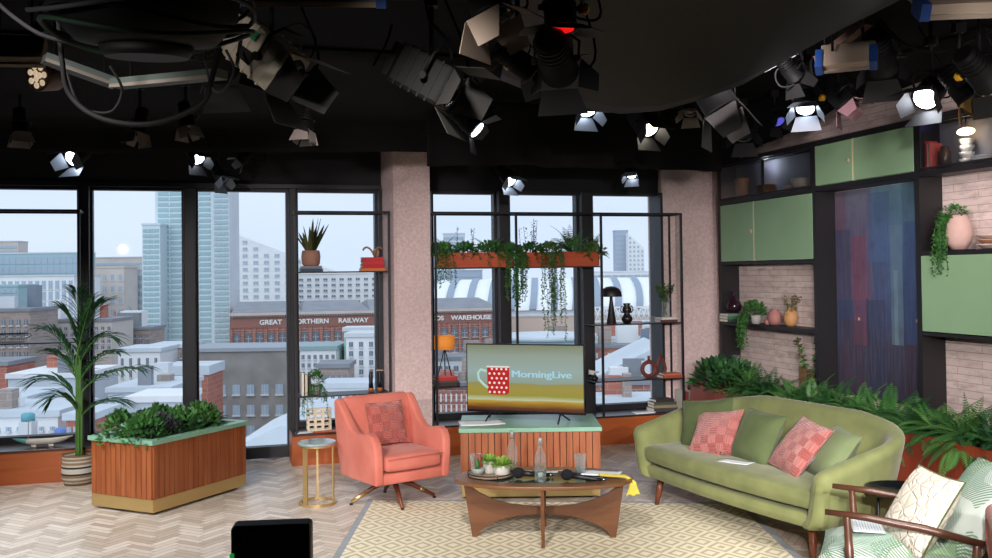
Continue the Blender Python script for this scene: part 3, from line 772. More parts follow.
# ---- coral swivel armchair
def armchair():
    t = thing('armchair', 'coral velvet swivel armchair beside the brass side table', 'armchair')
    def side(sx):
        prof = [(-.37, .215), (-.385, .42), (-.375, .53), (-.33, .59), (-.26, .612), (-.17, .60), (-.08, .585), (.02, .60), (.11, .655), (.20, .745), (.28, .82), (.335, .842), (.375, .82), (.38, .7), (.35, .4), (.31, .215)]
        b = MB(); x0, x1 = (.315, .405) if sx > 0 else (-.405, -.315)
        b.prism(prof, x0, x1, ax='x'); o = b.build('armrest', M_coral, t); md = o.modifiers.new('b', 'BEVEL'); md.width = .03; md.segments = 4; md.limit_method = 'ANGLE'; md.angle_limit = R(50)
        for v in o.data.vertices:     # flare outwards a little with height
            v.co.x += sx*(.035*(v.co.z-.2)/.6)
        for p in o.data.polygons: p.use_smooth = True
    side(1); side(-1)
    b = MB(); b.prism([(.17, .22), (.20, .5), (.27, .80), (.31, .845), (.36, .85), (.385, .81), (.36, .5), (.31, .215)], -.36, .36, ax='x')
    o = b.build('backrest', M_coral, t); bevel(o, .03, 4)
    for p in o.data.polygons: p.use_smooth = True
    b = MB(); b.box(-.33, .33, -.365, .3, .215, .30, bev=.02); b.build('seat_base', M_coral, t, smooth=True)
    def cush(s, r):
        pass
    b = MB(); b.box(-.312, .312, -.40, .2, .305, .445, bev=.045); o = b.build('seat_cushion', M_coral, t, smooth=True)
    for v in o.data.vertices:
        if v.co.z > .4: v.co.z += .02*(1-(v.co.x/.32)**2)
    md = o.modifiers.new('s', 'SUBSURF'); md.levels = 1; md.render_levels = 1
    b = MB(); b.tube([(-.3, -.405, .42), (-.15, -.41, .425), (.15, -.41, .425), (.3, -.405, .42)], .006, 6); b.build('piping', M_coral, t)
    b = MB(); b.lathe([(.05, .15), (.05, .205), (.12, .214)], 16); b.build('swivel', M_black, t)
    for k in range(4):
        a = k*pi/2+R(-18); d = V3((cos(a), sin(a), 0))
        b = MB(); b.tube([d*.02+V3((0, 0, .185)), d*.16+V3((0, 0, .125)), d*.335+V3((0, 0, .022))], .02, 8, rs=[.026, .021, .013]); l = b.build('leg', M_darkwood, t)
        if k in (0, 2):
            b = MB(); f = .0 if k == 2 else .32
            p0 = V3((0, 0, .125)).lerp(V3((0, 0, .022)), f)+d*lerp(.16, .335, f); p1 = V3((0, 0, .125)).lerp(V3((0, 0, .022)), 1 if k == 2 else .5)+d*lerp(.16, .335, 1 if k == 2 else .5)
            if k == 2: p0 = V3((0, 0, .095))+d*.215
            b.tube([p0, p1], .02, 8, rs=[.0215, .016 if k == 2 else .02]); b.build('brass_sleeve', M_gold, l)
        b = MB(); b.lathe([(.014, 0), (.014, .014)], 10, Matrix.Translation(d*.335)); b.build('foot', M_black, l)
    return t
ac = armchair(); ac.location = (-.84, 7.66, .0); ac.rotation_euler = (0, 0, R(36)); ac.scale = (1, 1, .97)
for o_ in REG[ac.name]:
    if not o_.name.startswith(('leg', 'swivel', 'foot')):
        for v_ in o_.data.vertices: v_.co.x *= .81; v_.co.y *= .86
ac2 = dup(ac, loc=(2.325, 3.84, 0), rz=R(68), scale=(1, 1, .90), label='coral armchair cut off by the right edge of the photo, nearest the viewer')

def pillow(b, w, h, th, M=None, n=14, pinch=.06):
    def side(sg):
        def f(u, v):
            x, y = 2*u-1, 2*v-1
            k = (1-abs(x)**2.6)*(1-abs(y)**2.6)
            px = x*w/2*(1-pinch*(1-y*y)); py = y*h/2*(1-pinch*(1-x*x))
            return (px, sg*th/2*max(k, 0)**.55+sg*.002, py)
        b.grid(f, n, n, M)
    side(-1); side(1)
def checker_fabric(name, c1, c2, per, rot=0, ridge=.5):
    m, nt, b = newmat(name)
    tc = N(nt, 'ShaderNodeTexCoord'); mp = N(nt, 'ShaderNodeMapping'); mp.inputs['Rotation'].default_value = (0, rot, 0); L(nt, tc.outputs['Object'], mp.inputs[0])
    sp = N(nt, 'ShaderNodeSeparateXYZ'); L(nt, mp.outputs[0], sp.inputs[0])
    a = mathn(nt, 'FLOOR', mathn(nt, 'DIVIDE', sp.outputs[0], per)); c = mathn(nt, 'FLOOR', mathn(nt, 'DIVIDE', sp.outputs[2], per))
    k = mathn(nt, 'PINGPONG', mathn(nt, 'ADD', a, c), 1.0)
    s1 = mathn(nt, 'SINE', mathn(nt, 'MULTIPLY', sp.outputs[0], 380)); s2 = mathn(nt, 'SINE', mathn(nt, 'MULTIPLY', sp.outputs[2], 380))
    st = N(nt, 'ShaderNodeMix'); L(nt, k, st.inputs[0]); L(nt, s1, st.inputs[2]); L(nt, s2, st.inputs[3])
    nz = N(nt, 'ShaderNodeTexNoise', i_Scale=40.0); L(nt, tc.outputs['Object'], nz.inputs[0])
    f = mathn(nt, 'ADD', mathn(nt, 'MULTIPLY', k, .6), mathn(nt, 'MULTIPLY', nz.outputs[0], .5))
    L(nt, mixc(nt, f, srgb(c1), srgb(c2)), b.inputs['Base Color']); b.inputs['Roughness'].default_value = .85; b.inputs['Sheen Weight'].default_value = .4
    bp = N(nt, 'ShaderNodeBump', i_Strength=ridge, i_Distance=.004); L(nt, st.outputs[0], bp.inputs['Height']); L(nt, bp.outputs[0], b.inputs['Normal'])
    return m
def cushion(label, w, h, th, M, m, fringe=None, group=None, piping=None):
    t = thing('cushion', label, 'cushion', M=M, group=group)
    b = MB(); pillow(b, w, h, th); b.build('cover', m, t)
    pts = []
    for k in range(49):
        a = k/48*4; s = int(a) % 4; f = a-int(a) if k < 48 else 0
        if k == 48: s = 0
        x, y = [(-1+2*f, -1), (1, -1+2*f), (1-2*f, 1), (-1, 1-2*f)][s]
        pts.append((x*w/2*(1-.06*(1-y*y)), 0, y*h/2*(1-.06*(1-x*x))))
    b = MB(); b.tube(pts, .005, 6); b.build('piping', piping or m, t)
    if fringe:
        b = MB(); rr = random.Random(3)
        for k in range(26):
            x = -w/2+w*(k+.5)/26; b.tube([(x, 0, -h/2*(.955)), (x+rr.uniform(-.006, .006), -.008, -h/2-.012), (x+rr.uniform(-.01, .01), -.004, -h/2-.03)], .0035, 4)
        b.build('fringe', fringe, t)
    return t
def Mloc(p, rz=0, rx=0, ry=0): return Matrix.Translation(p) @ Matrix.Rotation(rz, 4, 'Z') @ Matrix.Rotation(rx, 4, 'X') @ Matrix.Rotation(ry, 4, 'Y')
ACM = Mloc(ac.location, R(36))
cushion('burgundy-coral patterned cushion resting in the coral armchair', .33, .34, .11, ACM @ Mloc((-.01, .075, .615), 0, R(-17)), checker_fabric('armchair_cushion', '#a34339', '#c4665a', .07, 0, .9))

# ---- sofa
SM = Mloc((1.56, 6.65, .0), R(-64.8))
def sofa():
    t = thing('sofa', 'long olive green velvet sofa with curved back along the right wall', 'sofa', M=SM)
    # local: front feet line at y=0, front is -y
    def path(s):            # s in -1..1 ; U path of the shell centre line
        hw, yb, r, yf = .965, .71, .34, -.02
        la = yb-r-yf; lc = pi/2*r; lb = hw-r; tot = la+lc+lb
        d = abs(s)*tot; sg = 1 if s >= 0 else -1
        if d < lb: p = (d, yb); n = (0, 1)
        elif d < lb+lc: a = (d-lb)/r; p = (hw-r+r*sin(a), yb-r+r*cos(a)); n = (sin(a), cos(a))
        else: p = (hw, yb-r-(d-lb-lc)); n = (1, 0)
        return p[0]*sg, p[1], n[0]*sg, n[1], d/tot
    def hgt(k):
        return .835-.235*(max(0, (k-.30)/.70)**1.25)*1.0
    def section(s):          # rounded upright section as a closed loop of points, plus its spine
        x, y, nx, ny, k = path(s); zt = hgt(k); zb = .215; th = .055+.022*max(0, (k-.6)/.4)
        loop = []; rb = .03
        def pt(o, z):
            lean = .13*((z-zb)/.6)-.065; 
            if z < .32: lean -= .05*((.32-z)/.1)**2*.9
            return V3((x+nx*(o+lean), y+ny*(o+lean), z))
        sp = []
        for q in range(9): z = zb+rb+(zt-th-zb-rb)*q/8; loop.append(pt(th, z)); sp.append(pt(0, z))
        for q in range(1, 9): a = pi*q/9; loop.append(pt(th*cos(a), zt-th+th*sin(a))); sp.append(pt(0, zt-th))
        for q in range(9): z = zt-th-(zt-th-zb-rb)*q/8; loop.append(pt(-th, z)); sp.append(pt(0, z))
        for q in range(1, 7): a = pi*q/7; loop.append(pt(-th*cos(a), zb+rb-rb*sin(a))); sp.append(pt(0, zb+rb))
        return loop, sp
    b = MB(); secs = [section(-1+2*i/90) for i in range(91)]
    K = len(secs[0][0]); rings = [q[0] for q in secs]
    def capr(lp, sp, sgn):
        out = []
        for a in (20, 40, 60, 78, 89):
            c_, s_ = cos(R(a)), sin(R(a)); out.append([sp[j]+(lp[j]-sp[j])*c_+V3((0, -.075*s_, 0)) for j in range(K)])
        return out
    pre = capr(*secs[0], 1)[::-1]; post = capr(*secs[-1], 1); rings = pre+rings+post
    vs = [p for r_ in rings for p in r_]
    fs = [(i*K+j, i*K+(j+1) % K, (i+1)*K+(j+1) % K, (i+1)*K+j) for i in range(len(rings)-1) for j in range(K)]
    b.add(vs, fs, sm=True)
    b.build('backrest', M_olive, t)
    def bow(x): return -.06*(1-(x/.95)**2)
    def slab(name, hw, y0, y1, z0, z1, r, m, crown=0):
        def g(u, v):       # closed section in y-z swept along x
            x = -hw+2*hw*u; a = v*2*pi; e = .35
            c_ = abs(cos(a))**e*(1 if cos(a) >= 0 else -1); s_ = abs(sin(a))**e*(1 if sin(a) >= 0 else -1)
            yf = y0+bow(x); y = (yf+y1)/2-c_*(y1-yf)/2; z = (z0+z1)/2+s_*(z1-z0)/2
            if s_ > 0: z += crown*(1-(x/hw)**2)*s_
            k = max(0, (abs(x)-(hw-.03))/.03)
            return (x, y, (z0+z1)/2+(z-(z0+z1)/2)*(1-.25*k*k))
        b = MB(); b.grid(g, 40, 32)
        m0 = len(b.v)-41*33
        b.f.append([m0+j*41 for j in range(32)][::-1]); b.f.append([m0+j*41+40 for j in range(32)]); b.mi += [0, 0]; b.sm += [False]*2
        return b.build(name, m, t)
    slab('seat_base', .955, -.055, .68, .215, .325, .03, M_olive)
    slab('seat_cushion', .925, -.06, .62, .33, .462, .05, M_olive, .012)
    for x, y, sx, sy in ((-.80, .03, -1, -1), (.80, .03, 1, -1), (-.78, .6, -1, 1), (.78, .6, 1, 1)):
        b = MB(); b.cyl((x, y, .225), (x+sx*.03, y+sy*.03, 0.0), .03, .016, 14); l = b.build('leg', M_darkwood, t)
    return t
sf = sofa()
def son(x, y, z, rz=0, rx=0, ry=0): return SM @ Mloc((x, y, z), rz, rx, ry)
cushion('olive velvet cushion in the far left corner of the sofa, behind the pink one', .42, .38, .17, son(-.63, .335, .63, R(24), R(-22), R(-8)), M_olive2, group=None)
cushion('pink-red woven checked cushion with fringe at the left end of the sofa', .39, .36, .12, son(-.40, .235, .61, R(10), R(-40), R(-12)), checker_fabric('pink_check', '#bb736c', '#a34f4a', .065, 0, .8), fringe=M_pinkc)
cushion('smooth olive velvet cushion in the middle of the sofa', .41, .39, .17, son(.0, .285, .622, R(-2), R(-28), R(2)), fabric('olive_mid', '#5f6c42', '#505d38', sheen=.15))
cushion('pink-red woven checked cushion leaning at the right end of the sofa', .41, .40, .13, son(.43, .275, .625, R(-12), R(-40), R(6)), MATS['pink_check'])
cushion('olive cushion tucked into the right corner of the sofa behind the pink one', .38, .38, .15, son(.67, .33, .605, R(-20), R(-34), R(4)), fabric('olive_right', '#6d7a52', '#7a8860', sheen=.15))
def sheet(label, M, w, h, m=None, name='paper_sheet', cat='paper', curl=.004, n=1, lines=0, group=None):
    b = MB()
    for k in range(n):
        b.grid(lambda u, v: ((u-.5)*w+k*.004, (v-.5)*h+k*.003, .0008+k*.0012+curl*(abs(2*u-1)**3)*(u > .5)), 8, 4)
    o = b.build(name, m or mat('paper', '#e9eef2', .7)); o.matrix_world = M
    md = o.modifiers.new('t', 'SOLIDIFY'); md.thickness = .0006; md.offset = 1
    if lines:
        t = MB(); 
        for k in range(lines): t.box(-w*.42, w*(.42 if k % 3 else .3), h*(.4-.8*k/lines)-.0012, h*(.4-.8*k/lines)+.0012, .0033+n*.0012+curl*0, .0036+n*.0012)
        c = t.build('print_lines', mat('print_blue', '#8fb3c9', .7), o)
    return tag(o, label, cat, group)
sheet('white paper sheet lying on the green sofa seat', son(.02, .08, .474, R(20)), .24, .13)

# ---- brass side table
p = PZ(317.5, 503.5); st = thing('side_table', 'slim brass side table with round grey-green marble top beside the coral armchair', 'side table', loc=(p.x, p.y, 0), rz=R(0))
b = MB(); ring(oval(.148, .148, 2, 40), oval(.128, .128, 2, 40), 0, .022, b); b.build('base_ring', M_gold, st)
b = MB(); ring(oval(.14, .14, 2, 40), oval(.122, .122, 2, 40), .455, .468, b); b.box(-.13, .13, -.012, .012, .455, .466); b.build('top_ring', M_gold, st)
b = MB(); b.lathe([(.147, .4685), (.15, .475), (.15, .487), (.146, .49)], 40); b.build('marble_top', mat('grey_marble', '#7f918f', .12, col2='#a3b1b0', scale=9), st)
for a, w in ((R(238), .022), (R(-12), .008), (R(100), .008)):
    b = MB(); x, y = .133*cos(a), .133*sin(a); b.box(-w, w, -.006, .006, .022, .456, Matrix.Translation((x, y, 0)) @ Matrix.Rotation(a+pi/2, 4, 'Z')); b.build('leg', M_gold, st)

# ---- black round tray table at right
p = V3((2.36, 5.66, 0)); bt = thing('tray_table', 'black round tray-topped side table between sofa and leaf-print chair', 'side table', loc=p)
b = MB(); b.lathe([(.001, .485), (.19, .485), (.197, .51), (.203, .512), (.203, .487), (.195, .478), (.001, .478)], 40, cap=False); b.build('tray_top', mat('black_gloss', '#101214', .18), bt)
for k in range(3):
    a = R(200+120*k); b = MB(); b.cyl((.17*cos(a), .17*sin(a), 0), (.17*cos(a), .17*sin(a), .479), .008); b.build('leg', M_black, bt)
b = MB(); ring(oval(.178, .178, 2, 32), oval(.164, .164, 2, 32), .10, .112, b); b.build('hoop', M_black, bt)

# ---- leaf-print lounge chair at right foreground
def leafmat():
    m, nt, b = newmat('leaf_print')
    tc = N(nt, 'ShaderNodeTexCoord')
    col = srgb('#c6d0c8'); cur = None
    sp = N(nt, 'ShaderNodeSeparateXYZ'); L(nt, tc.outputs['Object'], sp.inputs[0])
    rr = random.Random(4)
    lx = sp.outputs[0]; ly = mathn(nt, 'ADD', sp.outputs[2], mathn(nt, 'MULTIPLY', sp.outputs[1], .9))
    c = None
    for k in range(4):
        ax, ay, ang = rr.uniform(-.1, .25), rr.uniform(-.3, .9), rr.uniform(0, 6.28)
        n1 = N(nt, 'ShaderNodeTexNoise', i_Scale=2.2+k*.5, i_Detail=1.0); mp = N(nt, 'ShaderNodeMapping'); mp.inputs['Location'].default_value = (k*3.1, k*1.7, k); L(nt, tc.outputs['Object'], mp.inputs[0]); L(nt, mp.outputs[0], n1.inputs[0])
        mask = mathn(nt, 'GREATER_THAN', n1.outputs[0], .5)
        x = mathn(nt, 'ADD', mathn(nt, 'MULTIPLY', lx, cos(ang)), mathn(nt, 'MULTIPLY', ly, sin(ang)))
        y = mathn(nt, 'ADD', mathn(nt, 'MULTIPLY', lx, -sin(ang)), mathn(nt, 'MULTIPLY', ly, cos(ang)))
        w = mathn(nt, 'SINE', mathn(nt, 'MULTIPLY', mathn(nt, 'ADD', mathn(nt, 'ABSOLUTE', mathn(nt, 'SUBTRACT', y, .02*k)), mathn(nt, 'MULTIPLY', x, .8)), 330))
        st = mathn(nt, 'GREATER_THAN', w, -.1)
        f = mathn(nt, 'MULTIPLY', mathn(nt, 'MULTIPLY', mask, st), .8)
        c = mixc(nt, f, c if c is not None else col, srgb(['#587f50', '#7a9c6e', '#4b7a5a', '#8aa898'][k]))
    L(nt, c, b.inputs['Base Color']); b.inputs['Roughness'].default_value = .9
    return m
M_leaf = leafmat()
def lounge():
    t = thing('lounge_chair', 'wooden-armed lounge chair with green leaf-print cushions at the right front', 'chair', M=Mloc((2.09, 4.88, 0), R(-112.5)))
    wd = wood('chair_wood', '#42271a', '#5c3a29', .35, sc=8, axis=1)
    for sx in (-1, 1):
        x = sx*.305
        b = MB(); b.tube([(x, -.40, .605), (x, -.2, .592), (x, .05, .56), (x, .30, .51)], .02, 10, rs=[.014, .019, .021, .018]); b.build('armrest', wd, t)
        b = MB(); b.tube([(x, -.30, .59), (x, -.285, .32), (x, -.33, 0)], .02, 10, rs=[.017, .023, .015]); b.build('leg', wd, t)
        b = MB(); b.tube([(x, .27, .51), (x, .25, .3), (x, .38, 0)], .02, 10, rs=[.017, .023, .015]); b.build('leg', wd, t)
        b = MB(); b.box(x-.012, x+.012, -.30, .28, .25, .30); b.build('side_rail', wd, t)
    b = MB(); b.box(-.292, .292, -.315, -.285, .25, .3); b.box(-.292, .292, .22, .25, .23, .28)
    b.build('cross_rail', wd, t)
    b = MB(); pillow(b, .56, .64, .16, Mloc((0, -.12, .385), 0, R(-90+4)), pinch=.02); o = b.build('seat_cushion', M_leaf, t)
    b = MB(); pillow(b, .52, .55, .16, Mloc((.02, .26, .575), R(16), R(-30)), pinch=-.03); o = b.build('back_cushion', M_leaf, t)
    b = MB(); 
    for k in range(5): b.cyl((-.24+.12*k, .27, .27), (-.24+.12*k, .46, .76), .011)
    b.box(-.29, .29, .45, .48, .72, .78, bev=.008); b.build('back_frame', wd, t)
    return t
lounge()
LM = Mloc((2.09, 4.88, 0), R(-112.5))
def knit():
    m, nt, b = newmat('cream_knit')
    tc = N(nt, 'ShaderNodeTexCoord'); vo = N(nt, 'ShaderNodeTexVoronoi', i_Scale=17.0, feature='DISTANCE_TO_EDGE'); L(nt, tc.outputs['Object'], vo.inputs[0])
    wv = N(nt, 'ShaderNodeTexWave', i_Scale=26.0, i_Distortion=3.0); L(nt, tc.outputs['Object'], wv.inputs[0])
    r = N(nt, 'ShaderNodeMapRange', i_1=0.0, i_2=.12); L(nt, vo.outputs[0], r.inputs[0])
    L(nt, mixc(nt, r.outputs[0], srgb('#d6cdbb'), srgb('#e2dbcb')), b.inputs['Base Color']); b.inputs['Roughness'].default_value = .95
    h = mathn(nt, 'ADD', r.outputs[0], mathn(nt, 'MULTIPLY', wv.outputs[1], .3))
    bp = N(nt, 'ShaderNodeBump', i_Strength=.7, i_Distance=.010); L(nt, h, bp.inputs['Height']); L(nt, bp.outputs[0], b.inputs['Normal'])
    return m
cushion('cream textured knit cushion on the leaf-print lounge chair', .44, .44, .16, LM @ Mloc((.06, .03, .585), R(26), R(-32), R(0)), knit(), piping=M_olive2)
sheet('printed white script pages on the leaf-print chair seat', LM @ Mloc((-.02, -.22, .472), R(6), 0, 0), .30, .15, lines=9, n=2, name='script_pages')

# ---- black viewfinder monitor in the foreground
p = PY(272, 560, 2.15)
mo = thing('camera_monitor', 'black monitor back with green light in the bottom foreground', 'monitor', loc=(p.x, 2.15, 0), rz=R(6))
zt = PY(272, 523.5, 2.15).z
b = MB(); b.box(-.087, .087, -.02, .045, zt-.13, zt, bev=.009); b.build('casing', mat('matte_black', '#0c0b0c', .5), mo)
b = MB(); b.box(-.078, .068, -.024, -.02, zt-.12, zt-.009); b.build('screen', mat('screen_black', '#020203', .25), mo)
b = MB(); b.sph((-.083, -.022, zt-.062), .006, 10, 6); b.build('status_light', mat('green_led', '#0c8a2a', .4, emit='#1aa83a', es=.5), mo)
b = MB(); b.cyl((0, .01, .0), (0, .01, zt-.13), .02, .016); b.build('pole', M_black, mo)
for k in range(3):
    a = R(90+120*k); b = MB(); b.cyl((0, .01, .35), (.35*cos(a), .01+.35*sin(a), .01), .012); b.build('leg', M_black, mo)

# ---- television
A_, B_ = PY(467, 378, 8.15), PY(585, 379, 7.82)
tv_rz = atan2(B_.y-A_.y, B_.x-A_.x); tvw = (B_-A_).length
c = (A_+B_)/2; tvh = tvw*.56
tv = thing('television', 'flat television showing a red spotted mug logo on the slatted cabinet', 'television', loc=(c.x, c.y, .567), rz=tv_rz)
zc = PY(526, 378.5, c.y).z-.567
b = MB(); b.box(-tvw/2, tvw/2, -.012, .03, zc-tvh/2, zc+tvh/2, bev=.004); b.build('bezel', mat('tv_black', '#0b0b0d', .3), tv)
def screenmat():
    m, nt, b = newmat('screen_picture')
    tc = N(nt, 'ShaderNodeTexCoord'); sp = N(nt, 'ShaderNodeSeparateXYZ'); L(nt, tc.outputs['Object'], sp.inputs[0])
    sh, sw = tvh-.03, tvw-.02
    v = mathn(nt, 'DIVIDE', mathn(nt, 'SUBTRACT', sp.outputs[2], zc-sh/2), sh)
    mp = N(nt, 'ShaderNodeMapping'); mp.inputs['Scale'].default_value = (1.4, 1, 14); L(nt, tc.outputs['Object'], mp.inputs[0])
    nz = N(nt, 'ShaderNodeTexNoise', i_Scale=2.0, i_Detail=4.0); L(nt, mp.outputs[0], nz.inputs[0])
    vv = mathn(nt, 'ADD', v, mathn(nt, 'MULTIPLY', mathn(nt, 'SUBTRACT', nz.outputs[0], .5), .07))
    r = N(nt, 'ShaderNodeValToRGB'); L(nt, vv, r.inputs[0]); e = r.color_ramp.elements
    stops = [(0, '#4a1b0c'), (.05, '#6b3510'), (.12, '#b98a1e'), (.16, '#c9b04a'), (.17, '#d5dcb4'), (.24, '#a9a23e'), (.33, '#b3a347'), (.42, '#a8a05a'), (.44, '#9fb3a4'), (.62, '#a9bfba'), (.85, '#a3b2a4'), (1, '#8f9678')]
    e[0].position, e[0].color = stops[0][0], srgb(stops[0][1]); e[1].position, e[1].color = stops[-1][0], srgb(stops[-1][1])
    for p_, c_ in stops[1:-1]: x = e.new(p_); x.color = srgb(c_)
    b.inputs['Base Color'].default_value = (0.01, .01, .01, 1); b.inputs['Roughness'].default_value = .25
    L(nt, r.outputs[0], b.inputs['Emission Color']); b.inputs['Emission Strength'].default_value = .72
    return m
b = MB(); b.box(-tvw/2+.01, tvw/2-.01, -.0145, -.012, zc-tvh/2+.02, zc+tvh/2-.01); scr = b.build('screen', screenmat(), tv)
def em(name, c, s=.85): return mat(name, '#050505', .3, emit=c, es=s)
def sx(px): return (px-467)/(585-467)*tvw-tvw/2
def sz(py): return zc+(378.5-py)/66.0*tvh
mugM = em('mug_red', '#c9161c'); dotM = em('mug_white', '#f4efe6'); hM = em('mug_mint', '#b9e0d2'); tM = em('logo_text', '#a9d8ea', .9)
x0, x1 = sx(488.5), sx(511); z0, z1 = sz(394.5), sz(368.5)
b = MB(); b.prism([(x0, z1), (x0+.003, z0+.02), (x0+.02, z0+.004), ((x0+x1)/2, z0), (x1-.02, z0+.004), (x1-.003, z0+.02), (x1, z1)], .0148, .0156, ax='y'); b.build('logo_mug', mugM, scr)
b = MB(); n = 0
for j in range(6):
    for i in range(5):
        X = x0+.022+(i+.5*(j % 2))*.042; Z = z0+.022+j*.0385
        if X < x1-.012 and Z < z1-.01: b.prism([(X+.0105*cos(k*pi/5), Z+.0105*sin(k*pi/5)) for k in range(10)], .0157, .016, ax='y')
b.prism([(x0-.004, z1+.002), (x1+.002, z1+.002), (x1+.002, z1+.014), (x0-.004, z1+.014)], .0157, .016, ax='y')
b.build('logo_mug_dots', dotM, scr)
b = MB(); pts = [(sx(488), sz(372)), (sx(482), sz(370.5)), (sx(479), sz(374)), (sx(480), sz(380)), (sx(485), sz(385)), (sx(489.5), sz(388))]
b.tube([(x, -.0162, z) for x, z in pts], .011, 6); o = b.build('logo_mug_handle', hM, scr)
for v in o.data.vertices: v.co.y = -.0152+(v.co.y+.0162)*.1
txt = text_mesh('MorningLive', .1, 'logo_text', tM, scr, Matrix.Rotation(pi/2, 4, 'X'), .0004, bold=0)
xsn = [v.co.x for v in txt.data.vertices]; w0, w1 = min(xsn), max(xsn); k = (sx(572)-sx(513.5))/(w1-w0)
tb_ = bmesh.new(); tb_.from_mesh(txt.data)
for dx_ in (.004, .008):
    r_ = bmesh.ops.duplicate(tb_, geom=tb_.verts[:]+tb_.edges[:]+tb_.faces[:]) if dx_ == .004 else None
    if r_: bmesh.ops.translate(tb_, verts=[q for q in r_['geom'] if isinstance(q, bmesh.types.BMVert)], vec=(.006, -.0001, 0))
tb_.to_mesh(txt.data); tb_.free()
for v in txt.data.vertices: v.co.x = (v.co.x-w0)*k+sx(513.5); v.co.z = v.co.z*.80+sz(377.2); v.co.y -= .0156
for s_ in (-1, 1):
    for d in (-1, 1):
        b = MB(); b.tube([(s_*.30, .01, zc-tvh/2+.005), (s_*.33+s_*.02*d, d*.11+.0, .008)], .007, 6); b.build('foot', mat('tv_black', '#0b0b0d', .3), tv)
sheet('loose white papers on the left end of the television cabinet', Mloc((-.14, 7.93, .568), R(8)), .36, .26, n=3, name='paper_pile')
# ================================================================ THINGS ON THE COFFEE TABLE
TZ = TH+.0105
def onT(x, y, z=TZ): p = PZ(x, y, z); return V3((p.x, p.y, z+.0005))
M_gl = glassmat('clear_glass', '#f4f9f9', gl=.07, edge=.2, dif=.16)
M_water = glassmat('water', '#f2f8f8', gl=.02)
def bottle(x, y, label, fill=.35):
    t = thing('water_bottle', label, 'bottle', loc=onT(x, y))
    b = MB(); b.lathe([(.036, 0), (.038, .01), (.037, .15), (.033, .175), (.016, .205), (.0145, .25), (.018, .255), (.018, .262)], 24, cap=False); b.build('bottle_glass', M_gl, t)
    b = MB(); b.lathe([(.035, .001), (.0365, .01), (.036, .19*fill+.01)], 20); b.build('water', M_water, t)
    b = MB(); b.lathe([(.010, .25), (.010, .262), (.013, .266), (.013, .278), (.006, .285)], 14); b.build('stopper', mat('stopper', '#9fa3a3', .3), t)
    b = MB(); b.tube([(-.018, 0, .235), (-.021, 0, .26), (-.012, 0, .288), (.012, 0, .288), (.021, 0, .26), (.018, 0, .235)], .0013, 5); b.tube([(.0165*cos(a), .0165*sin(a), .235) for a in [k*pi/6 for k in range(13)]], .0013, 5); b.build('wire_clip', mat('steel', '#b9bcc0', .25, metal=1), t)
    return t
bottle(512.5, 472.5, 'clear swing-top bottle further back, left of the two on the coffee table')
bottle(540.5, 481, 'clear swing-top bottle at the front middle edge of the coffee table', .55)
def tumbler(x, y, label, water=0):
    t = thing('drinking_glass', label, 'glass', loc=onT(x, y))
    b = MB(); b.lathe([(.001, .004), (.029, .004), (.033, .05), (.041, .125), (.0425, .125), (.035, .05), (.031, 0), (.001, 0)], 24, cap=False); b.build('glass_wall', M_gl, t)
    if water: b = MB(); b.lathe([(.029, .005), (.033, .05)], 20); b.build('water', M_water, t)
tumbler(476, 472, 'empty clear tumbler behind the potted succulents')
tumbler(580.5, 472.5, 'clear tumbler with water before the cabinet, behind the right microphone', 1)
c = onT(490.5, 475.5)
tr = thing('serving_tray', 'round pale wooden tray with black wire rim holding three succulents', 'tray', loc=c)
b = MB(); b.lathe([(.148, 0), (.15, .008), (.148, .01)], 40); b.build('board', mat('pale_wood', '#a98f78', .5, var=.2), tr)
b = MB(); b.tube([(.157*cos(a), .157*sin(a), .022) for a in [k*pi/20 for k in range(41)]], .0035, 6); b.tube([(.155*cos(a), .155*sin(a), .004) for a in [k*pi/20 for k in range(41)]], .0035, 6)
for k in range(4): a = k*pi/2+.3; b.cyl((.156*cos(a), .156*sin(a), .004), (.156*cos(a), .156*sin(a), .022), .003)
b.build('wire_rim', M_black, tr)
def pot(c, r, h, m, label, kind, leafm):
    t = thing('succulent_pot', label, 'potted plant', loc=c)
    if kind == 'bowl': pr = [(r*.5, 0), (r*.85, h*.4), (r, h*.95), (r*.96, h), (r*.88, h*.95)]
    else: pr = [(r*.86, 0), (r*.97, h*.12), (r, h*.6), (r, h), (r*.92, h), (r*.9, h*.9)]
    b = MB(); b.lathe(pr, 26); b.build('pot', m, t)
    b = MB(); b.lathe([(r*.9, h*.85), (r*.9, h*.9)], 16); b.build('soil', MATS['soil'], t)
    rr = random.Random(int(c.x*1000)); b = MB()
    if kind == 'bowl':
        for k in range(9):
            a = rr.uniform(0, 6.28); d = rr.uniform(0, r*.6); H = rr.uniform(.04, .11); x, y = d*cos(a), d*sin(a)
            b.cur = 1 if k % 3 == 0 else 0
            b.lathe([(.007, h*.85), (.011, h*.9+H*.5), (.009, h*.9+H*.9), (.002, h*.9+H)], 8, Matrix.Translation((x, y, 0)) @ Matrix.Rotation(rr.uniform(-.2, .2), 4, 'X'))
    else:
        for k in range(320):
            a = rr.uniform(0, 6.28); e = rr.uniform(-.1, 1.5); l = rr.uniform(.6, 1)*r*1.55
            p = V3((r*.5*cos(a)*rr.random(), r*.5*sin(a)*rr.random(), h*.95)); d = V3((cos(a)*cos(e), sin(a)*cos(e), sin(e)))
            sd = d.cross(V3((0, 0, 1))).normalized()*.005 if abs(d.z) < .99 else V3((.005, 0, 0)); q = p+d*l*.6; tip = p+d*l-V3((0, 0, l*.18))
            b.cur = 1 if rr.random() < .3 else 0; b.add([p, q+sd, tip, q-sd], [(0, 1, 2, 3)])
    b.build('foliage', leafm, t)
    return t
gr1 = mat('leaf_green', '#5f9a3f', .55, spec=.4); gr2 = mat('leaf_lime', '#93b84d', .55); dk = mat('cactus_green', '#3f6a3a', .6); rd = mat('cactus_red', '#8a4a3a', .6)
